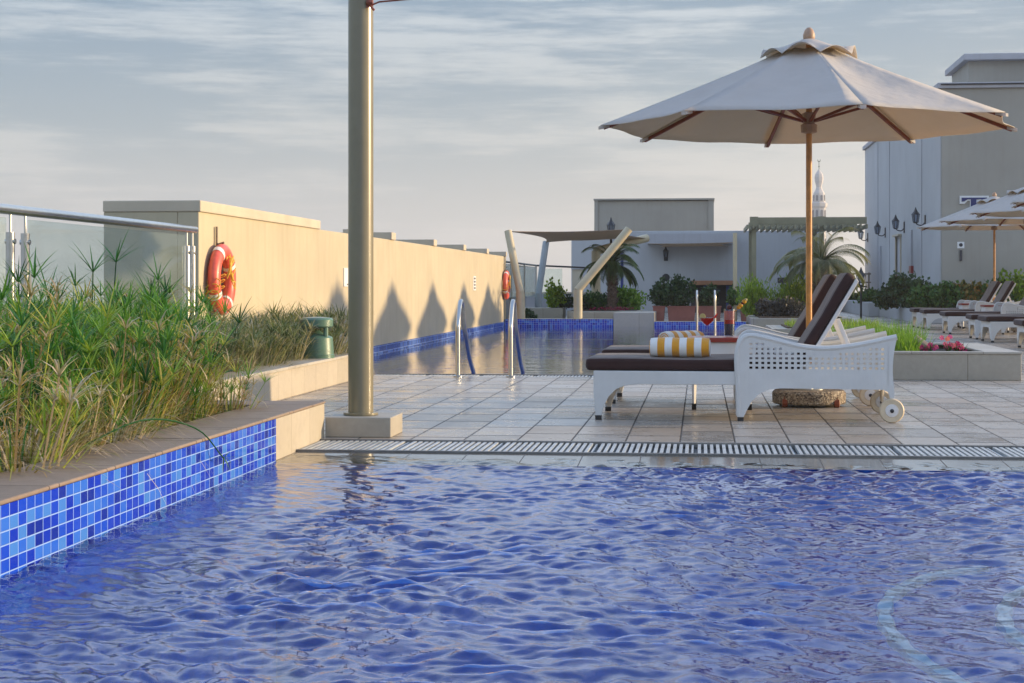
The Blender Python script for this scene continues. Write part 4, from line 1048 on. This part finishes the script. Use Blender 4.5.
# middle planters further along the right side of the pool
t_=thing('stone_planter','low beige planter with short grass half hidden behind the lounger backrests','planter',(2,27,0))
m=MB(); m.box(PR+.36,3.2,26.6,29.2,0,.27); m.build('stone_box',M['clad'],t_,bevel=.006)
m=MB(); m.box(PR+.6,2.9,26.9,28.9,.271,.29); m.build('soil',M['soil'],t_)
bladebed('grass','short lime grass in the planter half hidden behind the lounger backrests',PR+.65,2.85,26.95,28.8,.28,.14,900,'leaf_lime',33,'grass','stuff')
t_=thing('stone_planter','long grey planter under the lime green bushes and right hand palm','planter',(2.4,38.8,0))
m=MB(); m.box(PR+.36,3.3,37.7,41.3,0,.22); m.build('stone_box',M['clad'],t_,bevel=.008)
m=MB(); m.box(PR+.55,3.1,37.95,41.0,.221,.24); m.build('soil',M['soil'],t_)
for i,(px,py,rx,mt_,n,lab,lf) in enumerate((
   (757,318,.42,'leaf_lime',2600,'lime green feathery bush left of the orange umbrella pole',.13),
   (782,318,.46,'leaf_lime',2600,'lime green feathery bush just behind the orange umbrella pole',.13),
   (812,318,.45,'leaf_mid',2200,'mid green bush at the foot of the right hand palm',.11))):
    q=at(px,py,39.6); shrub('feathery_bush',lab,(q.x,q.y,.23),(rx*1.3,.5,.80),n,lf,mt_,60+i,lobes=7,blades=True)
for i,(px,lab) in enumerate(((768,'purple grey low shrub in front of the lime bushes'),(789,'purple grey low shrub beside the orange umbrella pole'))):
    q=at(px,318,38.4); shrub('low_shrub',lab,(q.x,q.y,.23),(.42,.3,.36),1500,.07,'leaf_purple',80+i)
q=at(820,310,39.2)
palm('palm_tree','short palm with drooping grey green fronds below the minaret',(q.x,q.y,.23),1.15,.16,.85,34,'frond',4,1.7)

# ------------------------------------------------------------------ far end of the pool
t_=thing('pool_end_ledge','low blue mosaic ledge with stone top across the far end of the far pool','ledge',(-2,39.6,0))
m=MB(); m.box(WX+.03,-2.0,39.40,39.55,-.3,.155); m.box(-1.05,PR+.3,39.40,39.55,-.3,.10); m.build('mosaic_face',M['mosaic_wall_x'],t_)
m=MB(); m.box(WX+.03,-2.0,39.55,40.4,-.1,.153); m.box(-1.05,PR+.34,39.55,40.2,-.1,.098); m.build('stone_top',M['coping_light'],t_,bevel=.006)
t_=thing('stone_planter','square pale stone planter corner at the far end of the pool beside the blue ledge','planter',(-1.9,40.5,0))
m=MB(); m.box(-1.99,-1.06,39.38,42.3,-.1,.31); m.build('stone_box',M['coping_light'],t_,bevel=.01)
t_=thing('stone_planter','long beige planter with purple flowers under the left hand palm','planter',(-2.6,42,0))
m=MB(); m.box(-3.3,-1.5,42.31,45.0,0,.30); m.box(-3.1,-2.0,40.9,42.3,0,.30); m.build('stone_box',M['clad'],t_,bevel=.01)
m=MB(); m.box(-3.2,-1.6,42.4,44.9,.301,.31); m.build('soil',M['soil'],t_)
t_=thing('stone_planter','beige planter behind the grey bent post with a small lime shrub','planter',(-4,44,0))
m=MB(); m.box(-4.6,-3.5,43.5,44.5,0,.36); m.build('stone_box',M['clad'],t_,bevel=.01)
q=at(556,308,44); shrub('upright_shrub','small upright yellow green shrub behind the leaning posts',(q.x,q.y,.36),(.28,.25,.55),900,.09,'leaf_lime',90,lobes=5)
q=at(570,308,44.2); shrub('low_shrub','dark low shrub right of the small upright shrub',(q.x,q.y,.36),(.45,.25,.26),800,.08,'leaf_dark',91)
q=at(529,316,42); shrub('low_shrub','dark round shrub between the two left leaning posts',(q.x,q.y,.02),(.2,.2,.26),700,.08,'leaf_dark',92)
for i,(px,rx,hh,mt_,lab) in enumerate(((628,.55,.50,'leaf_bright','bright green rounded hedge right of the left hand palm'),(598,.35,.38,'leaf_mid','green bush left of the left hand palm trunk'),(590,.3,.24,'leaf_purple','purple grey bush behind the leaning cream post'))):
    q=at(px,308,44+i*.2); shrub('round_bush',lab,(q.x,q.y,.3),(rx,.4,hh),1800,.09,mt_,95+i)
q=at(612,308,43.2); palm('palm_tree','left hand palm with green crown behind the leaning cream post',(q.x,q.y,.30),1.10,.12,.62,32,'frond_green',9,1.9)
for i,(px,lab) in enumerate(((597,'purple flowers left of the palm trunk at the far end of the pool'),(612,'purple flowers at the foot of the left hand palm'),(626,'blue purple flowers right of the palm trunk'))):
    q=at(px,309,42.6); r=random.Random(i+5); m=MB(); m.c=[]
    for k in range(60):
        a=r.uniform(0,6.28); blade(m,(q.x+r.uniform(-.18,.18),q.y+r.uniform(-.1,.1),.31+r.uniform(0,.08)),(math.cos(a),math.sin(a),.4),.05,.05,.2,1,r.uniform(0,.5),r)
    tag(m.build('flower_patch',M['pink'],fixn=False),lab,'flowers')
# bent posts and shade sails
def bent(name,label,pts,r,mt_):
    t_=thing(name,label,'post',(pts[0].x,pts[0].y,pts[0].z))
    m=MB(); m.tube([pts[0],pts[1]],r*1.12,14); m.build('lower_post',M[mt_],t_,smooth=True)
    m=MB(); m.tube([pts[1]-(pts[2]-pts[1]).normalized()*.02,pts[2]],r,14); m.build('upper_arm',M[mt_],t_,smooth=True)
    m=MB(); m.lathe([(.03,-.03),(.04,0),(.03,.03)],pts[2]+Vector((0,0,-.08)),8); m.build('sail_fixing',M['dark_metal'],t_)
    return pts[2]
def ap(px,py,d): return at(px,py,d)
k1=bent('bent_post','cream bent post leaning left at the far left pool corner',[ap(521,319,39.9),ap(520,292,39.9),ap(508,231,40.3)],.09,'post_cream')
k3=bent('bent_post','thick cream bent post leaning right over the pool end',[ap(578,319,39.9),ap(578,290,39.9),ap(629,229,40.1)],.095,'post_cream')
b2=ap(539,300,49.0); b2.z=0
k2=bent('bent_post','grey bent post seen between the two cream posts',[b2,ap(538.5,294,49.0),ap(546,242,49.5)],.095,'post_grey')
b4=ap(596,300,45.5); b4.z=.0
k4=bent('bent_post','cream post with nearly level arm behind the left hand palm',[b4,ap(596,251,45.5),ap(647,238,46.5)],.11,'post_cream')
def sail(name,label,c,sag,mt_):
    m=MB(); K=14; vs=[]
    for i in range(K+1):
        for j in range(K+1):
            u=i/K; v=j/K
            uu=u; vv=v
            # edges curve inward
            cu=.12*math.sin(PI*v)*(1-2*u); cv=.12*math.sin(PI*u)*(1-2*v)
            u2=u+cu; v2=v+cv
            p=c[0]*(1-u2)*(1-v2)+c[1]*u2*(1-v2)+c[2]*u2*v2+c[3]*(1-u2)*v2
            vs.append(p+Vector((0,0,-sag*math.sin(PI*u)*math.sin(PI*v))))
    m.add(vs,[(i*(K+1)+j,(i+1)*(K+1)+j,(i+1)*(K+1)+j+1,i*(K+1)+j+1) for i in range(K) for j in range(K)])
    o=m.build(name,M[mt_],smooth=True,fixn=False); s=o.modifiers.new('solid','SOLIDIFY'); s.thickness=.012
    return tag(o,label,'shade sail')
sail('shade_sail','taupe shade sail stretched between the bent posts above the pool end',[k1,k3,k4,k2],.10,'sail')
b5=ap(735,305,41.5); b5.z=0
t_=thing('slim_post','slim cream post right of the dark bar holding the second sail','post',b5)
m=MB(); m.tube([b5,Vector((b5.x,b5.y,2.22))],.05,12); m.build('post',M['post_cream'],t_,smooth=True)
k5=Vector((b5.x,b5.y,2.0)); 
sail('shade_sail','thin brown shade sail seen edge on in front of the grey bar wall',[ap(648,243.5,47),k5,ap(728,246,55),ap(660,246.5,56)],.03,'sail')
# trough planters and bushes
for i,(x0,x1,lab) in enumerate(((653,665,'short terracotta trough planter at the left of the trough row'),(667.5,695.5,'long terracotta trough planter under the dark round bush'),(698,721,'terracotta trough planter behind the red cocktail'),(740,751,'terracotta trough planter right of the tall cocktail glass'))):
    a=at(x0,317,41.7); b=at(x1,317,41.7); t_=thing('trough_planter',lab,'planter',((a.x+b.x)/2,a.y,.02),0,'terracotta trough planters at the far pool end')
    m=MB(); y0=41.7; m.prism([(a.x+.03,.03),(b.x-.03,.03),(b.x,.42),(a.x,.42)],y0,y0+.45); m.build('trough',M['terracotta'],t_,bevel=.01)
    m=MB(); m.box(a.x-.012,b.x+.012,y0-.015,y0+.465,.405,.435); m.build('rim',M['terracotta'],t_)
    m=MB(); m.box(a.x+.03,a.x+.08,y0+.05,y0+.4,0,.03); m.box(b.x-.08,b.x-.03,y0+.05,y0+.4,0,.03); m.build('feet',M['dark_metal'],t_)
    m=MB(); m.box(a.x+.03,b.x-.03,y0+.03,y0+.42,.4351,.44); m.build('soil',M['soil'],t_)
for i,(px,rx,hh,mt_,n,lab) in enumerate(((663,.40,.50,'leaf_dark',2000,'dark green bush left in the terracotta troughs'),(682,.36,.66,'leaf_dark',2200,'tall dark green bush in the long terracotta trough'),(708,.26,.46,'leaf_dark',1300,'dark bush behind the red cocktail glass'),(733,.2,.42,'leaf_mid',900,'small bright bush beside the slim cream post'))):
    q=at(px,306,42); shrub('trough_bush',lab,(q.x,41.93,.44),(rx,.25,hh),n,.08,mt_,120+i)
# lantern posts, screens
def lantern(t_,c,s=1.0):
    m=MB(); m.lathe([(.06*s,-.20*s),(.085*s,-.16*s),(.03*s,-.19*s)],c,6); m.lathe([(.14*s,.10*s),(.15*s,.085*s),(.06*s,.20*s),(.035*s,.26*s),(.012*s,.33*s)],c,6)
    for k in range(6):
        a=2*PI*k/6; m.tube([(c[0]+.085*s*math.cos(a),c[1]+.085*s*math.sin(a),c[2]-.17*s),(c[0]+.125*s*math.cos(a),c[1]+.125*s*math.sin(a),c[2]+.09*s)],.010*s,4)
    o=m.build('lantern_frame',M['dark_metal'],t_)
    m=MB(); m.lathe([(.07*s,-.165*s),(.112*s,.085*s)],c,6); m.build('lantern_glass',M['lamp_glass'],o)
q=at(611,228,46)
t_=thing('lamp_post','black lantern lamp post behind the left hand palm','lamp',(q.x,q.y,0))
m=MB(); m.tube([(q.x,q.y,0),(q.x,q.y,2.35)],[.05,.03],10); m.lathe([(.1,0),(.1,.2),(.05,.3)],(q.x,q.y,0),10); m.build('post',M['dark_metal'],t_,smooth=True); lantern(t_,(q.x,q.y,2.50),.85)
# kiosk wall with bar
YB=60.0
def wx(px,d): return at(px,285,d).x
a=wx(571,YB); b=wx(807,YB)
t_=thing('bar_building','low blue grey building with bar opening at the far end of the terrace','building',((a+b)/2,YB,0))
m=MB(); m.box(a,b+.5,YB,YB+8,0,2.85); m.build('wall',M['render_pale'],t_,bevel=.02)
m=MB(); m.box(wx(648,YB),wx(732,YB),YB-1.2,YB-.002,1.93+.45,2.46+.25); m.build('fascia',M['render_mid'],t_)
m=MB(); m.box(wx(690,58),wx(733,58),57.2,58.75,.95,1.10); m.build('bar_canopy',M['orange_board'],t_,bevel=.01)
m=MB(); m.box(wx(691,58),wx(732,58),58.76,59.9,0,1.02); m.build('bar_recess',M['dark_inside'],t_)
for i,px in enumerate((704,726)):
    m=MB(); x=wx(px,58.6); m.box(x,x+.2,58.6,58.75,0,.93); m.build('blue_panel',M['blue_paint'],t_)
t_=thing('upper_block','taller warm grey block rising behind the bar building','building',(wx(654,72),72,0))
x0,x1=wx(595,72),wx(713,72)
m=MB(); m.box(x0,x1,72,78,-.5,4.5); m.build('wall',M['render_grey'],t_)
for xa_,xb_ in ((x0-.03,x0+.12),(x1-.2,x1+.03)):
    m=MB(); m.box(xa_,xb_,71.93,71.998,-.5,4.53); m.build('corner_strip',M['render_grey'],t_)
m=MB(); m.box(x0-.06,x1+.06,71.86,78.1,4.531,4.60); m.build('coping',M['render_grey'],t_)
q=at(666,253,59.9)
def wall_lamp(x,y,z,face,label,s=1.25):
    t_=thing('wall_lantern',label,'wall lamp',(x,y,z),0,'black lantern wall lamps')
    if face=='x':
        m=MB(); m.box(x-.03,x-.001,y-.07,y+.07,z-.28,z+.06); m.tube(catmull([(x-.02,y,z-.15),(x-.1,y,z-.22),(x-.22,y,z-.20),(x-.27,y,z-.14)],4),.018,6); m.build('bracket',M['dark_metal'],t_); lantern(t_,(x-.27,y,z-.14+.17*s),s)
    else:
        m=MB(); m.box(x-.07,x+.07,y-.03,y-.001,z-.28,z+.1); m.tube([(x,y-.02,z-.15),(x,y-.2,z-.22),(x,y-.3,z-.14)],.018,6); m.build('bracket',M['dark_metal'],t_); lantern(t_,(x,y-.3,z-.14+.17*s),s)
wall_lamp(q.x,YB,q.z,'y','black wall lantern on the grey bar wall above the dark bush',.75)
m=MB(); q2=at(666,277.5,59.9); m.lathe([(.12,-.03),(.14,0)],(q2.x,YB-.002,q2.z),10,'y'); tag(m.build('wall_spotlight',M['dark_metal']),'small round dark fitting low on the bar wall under the lantern','light fitting')
q=at(622,270,50); t_=thing('blue_post','thin dark blue post behind the left hand palm crown','post',(q.x,q.y,0))
m=MB(); m.tube([(q.x,q.y,0),(q.x,q.y,1.95)],.045,8); m.build('post',M['blue_paint'],t_,smooth=True)
m=MB(); m.lathe([(.1,0),(.1,.03),(.05,.05)],(q.x,q.y,0),10); m.build('base',M['blue_paint'],t_)
# far left glass screen and low parapet
ya=at(545,285,52).y
t_=thing('glass_screen','far glass screen with dark top rail behind the shade sail posts','balustrade',(-4,52,0))
m=MB(); m.tube([(-5.0,41.5,1.55),(-5.0,52,1.55),(wx(600,52)+.2,52,1.45)],.03,6); m.build('top_rail',M['dark_metal'],t_)
m=MB(); m.box(-5.01,-4.99,41.7,51.9,.6,1.5); m.box(-4.9,-4.2,51.99,52.01,.6,1.45); m.build('glass_panel',M['glass'],t_)
for y in (41.6,45,48.4,51.9):
    m=MB(); m.tube([(-5,y,0),(-5,y,1.53)],.03,8); m.build('post',M['steel'],t_)
t_=thing('end_parapet','low grey parapet closing the far left end of the terrace','wall',(-4,53,0))
m=MB(); m.box(-5.2,wx(600,53),53,53.3,0,.68); m.box(-5.2,-5.03,40.0,53,0,.62); m.build('wall',M['render_mid'],t_)
m=MB(); m.box(-5.25,wx(600,53)+.05,52.95,53.35,.68,.73); m.build('coping',M['render_cap'],t_)
t_=thing('service_pier','pale blue grey pier left of the bar building','wall',(wx(575,54),54,0))
m=MB(); m.box(wx(572,54),wx(582,54),54,54.5,0,1.45); m.build('wall',M['render_cap'],t_); m=MB(); m.box(wx(571,54),wx(583,54),53.95,54.55,1.45,1.5); m.build('coping',M['render_mid'],t_)

# pergola
YP=50.0
t_=thing('pergola','olive beige slatted pergola in front of the bar wall and the minaret','pergola',(3.3,YP,0))
xa,xb=wx(738,YP),wx(864,YP)
m=MB(); m.box(wx(751,YP),xb,YP,YP+.14,2.72,2.92); m.build('beam',M['pergola'],t_,bevel=.006)
m=MB(); m.box(wx(751,YP),xb,YP+3,YP+3.14,2.70,2.88); m.build('beam',M['pergola'],t_,bevel=.006)
m=MB(); x=wx(746,YP)
while x<xb:
    m.box(x,x+.05,YP-.35,YP+3.4,2.58,2.70); x+=.17
m.build('slats',M['pergola'],t_)
for x in (wx(753.5,YP),wx(820,YP)):
    m=MB(); m.box(x-.065,x+.065,YP+.01,YP+.13,0,2.72); m.build('post',M['pergola'],t_)
    m=MB(); m.box(x-.065,x+.065,YP+3.01,YP+3.13,0,2.70); m.build('post',M['pergola'],t_)
    m=MB(); m.box(x-.12,x+.12,YP-.02,YP+.16,2.64,2.94); m.build('post_cap',M['pergola'],t_)
t_=thing('steel_railing','thin steel railing between the right hand palm and the pale building','railing',(5,62,0))
m=MB()
for z in (1.35,1.05): m.tube([(wx(826,62),62,z),(wx(868,62),62,z)],.03,6)
m.build('rail',M['gray_rust'],t_)
for px in (828,848,866):
    m=MB(); x=wx(px,62); m.tube([(x,62,0),(x,62,1.4)],.03,6); m.build('post',M['gray_rust'],t_)
q=at(861,290,48); t_=thing('floor_lantern','black lantern standing by the left corner of the pale building','lamp',(q.x,q.y,0))
m=MB(); m.tube([(q.x,q.y,0),(q.x,q.y,.9)],.03,8); m.box(q.x-.16,q.x+.16,q.y-.16,q.y+.16,.88,.93); m.build('post',M['dark_metal'],t_); lantern(t_,(q.x,q.y,1.12),1.0)
# dark equipment boxes by the hedge
for px,lab in ((783,'small black box behind the lime bushes left of the pole'),(811,'small black box behind the lime bushes by the palm trunk')):
    q=at(px,279,48); t_=thing('equipment_box',lab,'box',(q.x,q.y,0)); m=MB(); m.box(q.x-.15,q.x+.15,q.y,q.y+.2,1.0,1.16); m.box(q.x-.03,q.x+.03,q.y+.05,q.y+.12,0,1.0); m.build('housing',M['dark_metal'],t_,bevel=.01)

# ------------------------------------------------------------------ right building
BX=6.3; BY=45.8; BZ=6.28
t_=thing('grey_building','large grey beige building with pale side wall at the right','building',(12,50,0))
m=MB(); m.box(BX+.03,23.5,BY,66.5,0,BZ-.15); m.build('wall',M['render_grey'],t_,bevel=.01)
m=MB(); m.box(BX,BX+.029,BY+.03,54.6,0,BZ-.16); m.box(BX,BX+.029,55.9,66.4,0,BZ-.16); m.box(BX,BX+.029,54.6,55.9,2.45,BZ-.16); m.build('side_render',M['render_pale'],t_)
m=MB(); m.box(BX-.08,23.6,BY-.08,66.6,BZ-.15,BZ); m.build('coping',M['render_mid'],t_,bevel=.015)
m=MB(); m.box(7.98,21,52.0,55.4,BZ+.001,7.64); m.build('roof_block',M['render_grey'],t_,bevel=.01)
m=MB(); m.box(7.80,21.2,51.7,55.7,7.641,7.83); m.build('roof_block_coping',M['render_mid'],t_,bevel=.02)
m=MB(); m.tube([(BX,BY-.1,BZ-.3+.25),(BX+6,BY-.1,BZ-.05)],.02,6); m.build('roof_cable',M['dark_metal'],t_)
for y in (49.5,57.8,61.5):
    m=MB(); m.box(BX-.02,BX-.001,y,y+.10,0,BZ-.2); m.build('groove_strip',M['render_mid'],t_)
m=MB(); m.box(BX+.0295,BX+.04,54.62,55.88,0,2.44); dr=m.build('door',M['render_mid'],t_)
m=MB(); m.box(BX-.04,BX+.0285,54.5,54.6,0,2.5); m.box(BX-.04,BX+.0285,55.9,56.0,0,2.5); m.box(BX-.12,BX+.0285,54.4,56.1,2.5,2.56); m.build('door_frame',M['render_cap'],dr)
m=MB(); m.box(BX+.0,BX+.028,54.75,54.8,.95,1.2); m.build('handle',M['dark_metal'],dr)
m=MB(); m.box(BX-.05,BX-.001,60.4,61.0,.3,2.3); m.build('side_recess',M['render_mid'],t_)
m=MB(); m.box(BX-.08,BX-.001,51.45,51.95,1.3,1.52); m.build('alarm_box',M['alarm'],t_)
m=MB(); m.box(BX-.05,BX-.001,51.68,51.74,0,1.299); m.box(BX-.05,BX-.001,51.68,51.74,1.521,2.6); m.build('conduit',M['render_mid'],t_)
for px,lab in ((868,'black wall lantern farthest left on the pale side wall'),(885.5,'black wall lantern second from the left on the pale side wall'),(904.5,'black wall lantern above the door on the pale side wall'),(925.5,'black wall lantern nearest the corner above the umbrella tip')):
    d_=BX/(((px-512)/1700)*.99394-.10991); y=d_*(((px-512)/1700)*.10991+.99394); wall_lamp(BX,y,2.85,'x',lab,.85)
# T sign
a=at(958.5,196,BY/1.02); 
t_=thing('letter_sign','white edged navy letter T on the grey front wall above the umbrellas','sign',(a.x+.4,BY,2.9))
def Tshape(m,x,z,w,h,g,y0,y1):
    m.prism([(x-g,z+g),(x-g,z-.20*h-g*1.2),(x+.07+g*.2,z-.20*h-g*1.2),(x+.16,z-.09*h-g*.8),(x+w*.36-g*.4,z-.09*h-g*.8),(x+w*.36-g*.4,z-h-g),(x+w*.62+g*.4,z-h-g),(x+w*.62+g*.4,z-.09*h-g*.8),(x+w-.16,z-.09*h-g*.8),(x+w-.07-g*.2,z-.20*h-g*1.2),(x+w+g,z-.20*h-g*1.2),(x+w+g,z+g)],y0,y1)
m=MB(); Tshape(m,a.x+.05,a.z-.05,.66,.55,.045,BY-.05,BY-.003); m.build('letter_edge',M['sign_white'],t_)
m=MB(); Tshape(m,a.x+.05,a.z-.05,.66,.55,-.004,BY-.065,BY-.0505); m.build('letter_face',M['sign_navy'],t_)
b=at(960,245,BY/1.02); t_=thing('notice_plaque','small white square notice with dark emblem above a dark bar on the grey front wall','sign',(b.x,BY,b.z))
m=MB(); m.box(b.x-.09,b.x+.09,BY-.02,BY-.002,b.z-.09,b.z+.08); m.build('board',M['sign_white'],t_)
m=MB(); m.lathe([(.05,-.004),(.05,0)],(b.x,BY-.021,b.z),10,'y'); m.build('emblem',M['sign_dark'],t_)
m=MB(); m.box(b.x-.03,b.x+.03,BY-.05,BY-.002,b.z-.42,b.z-.14); m.build('dark_bar',M['sign_dark'],t_)
# planter round the building
t_=thing('stone_planter','stepped pale planter wall along the foot of the grey building','planter',(6,50,0))
m=MB(); m.box(5.35,BX-.06,43.2,52.0,0,.34); m.box(5.05,BX-.06,52.01,64.5,0,.42); m.box(5.36,14,42.6,43.19,0,.33); m.box(BX-.05,14,43.2,BY-.1,0,.33); m.build('stone_box',M['render_pale'],t_,bevel=.015)
labs=['dark green shrub at the left corner of the grey building','feathery dark green shrub by the door of the pale side wall','olive green shrub below the white notice','green shrub behind the farthest right lounger','rust orange shrub left of the umbrella pole','rust and green shrub behind the umbrella pole','yellow green shrub at the right edge of the photo','green shrub hidden behind the right loungers','low green hedge tuft along the side wall','low green hedge tuft at the far end of the side wall']
spec=[(893,45.6,.48,.62,'leaf_dark'),(909,44.8,.55,.75,'leaf_dark'),(926,44.4,.50,.60,'leaf_mid'),(943,44.2,.50,.60,'leaf_mid'),(961,44.1,.50,.58,'leaf_rust'),(979,44.0,.5,.64,'leaf_rust'),(1000,44.0,.6,.66,'leaf_mid'),(1021,44.0,.6,.78,'leaf_lime'),(882,54,.7,.34,'leaf_mid'),(862,60,.7,.34,'leaf_mid')]
for i,((px,d_,rx,hh,mt_),lb) in enumerate(zip(spec,labs)):
    q=at(px,300,d_); shrub('shrub',lb,(q.x,q.y,.34),(rx,.45,hh),1900,.11,mt_,150+i)

# ------------------------------------------------------------------ minaret far beyond
D=330.0; q=at(819,285,D); t_=thing('minaret','distant pale stone minaret with crescent finial above the pergola','minaret',(q.x,q.y,-18))
def mz(py): return H+(CY-py)/F*D
k=D/1700
m=MB(); m.lathe([(7*k,-18),(7*k,mz(235)),(6.6*k,mz(232)),(6.6*k,mz(208))],(q.x,q.y,0),8); m.build('shaft',M['minaret'],t_)
m=MB(); m.lathe([(6.6*k,mz(208.5)),(8.2*k,mz(206.5)),(8.6*k,mz(203.5)),(7.0*k,mz(202.5))],(q.x,q.y,0),8); m.build('balcony',M['minaret'],t_)
m=MB(); m.lathe([(6.3*k,mz(202.4)),(5.9*k,mz(196)),(5.5*k,mz(193)),(3.6*k,mz(190)),(2.6*k,mz(187)),(3.0*k,mz(185)),(4.2*k,mz(181)),(4.4*k,mz(177)),(3.6*k,mz(174)),(1.6*k,mz(171)),(.6*k,mz(169.5))],(q.x,q.y,0),8); m.build('lantern_dome',M['minaret'],t_)
for kk in range(8):
    a=2*PI*(kk+.5)/8+0; cx,cy=math.cos(a),math.sin(a); tx,ty=-cy,cx
    for (r,z0,z1,w) in ((6.6*k*.93,mz(230),mz(211),1.25*k),(5.9*k*.93,mz(201),mz(196),1.0*k),(7*k*.93,mz(262),mz(240),1.2*k)):
        m=MB(); c=Vector((q.x+cx*r,q.y+cy*r,0)); zt=z1+w; o_=Vector((cx,cy,0))*.12; T=Vector((tx,ty,0))
        pl=[c-T*w+Vector((0,0,z0)),c+T*w+Vector((0,0,z0)),c+T*w+Vector((0,0,z1)),c+Vector((0,0,zt)),c-T*w+Vector((0,0,z1))]
        vs=[p-o_ for p in pl]+[p+o_ for p in pl]; m.add(vs,[(0,1,2,3,4),(9,8,7,6,5)]+[(i,i+5,(i+1)%5+5,(i+1)%5) for i in range(5)]); m.build('arch_opening',M['minaret_dark'],t_)
m=MB(); m.tube([(q.x,q.y,mz(170)),(q.x,q.y,mz(161.5))],.35*k,6); m.lathe([(.1*k,mz(167.5)),(1.0*k,mz(166.5)),(.1*k,mz(165.5))],(q.x,q.y,0),8)
m.tube([(q.x+1.3*k*math.sin(a),q.y,mz(160.2)-1.4*k*math.cos(a)) for a in np.linspace(-2.3,2.3,12)],[.1*k+.4*k*math.sin((i+.5)/12*PI) for i in range(12)],6); m.build('crescent_finial',M['gold'],t_)
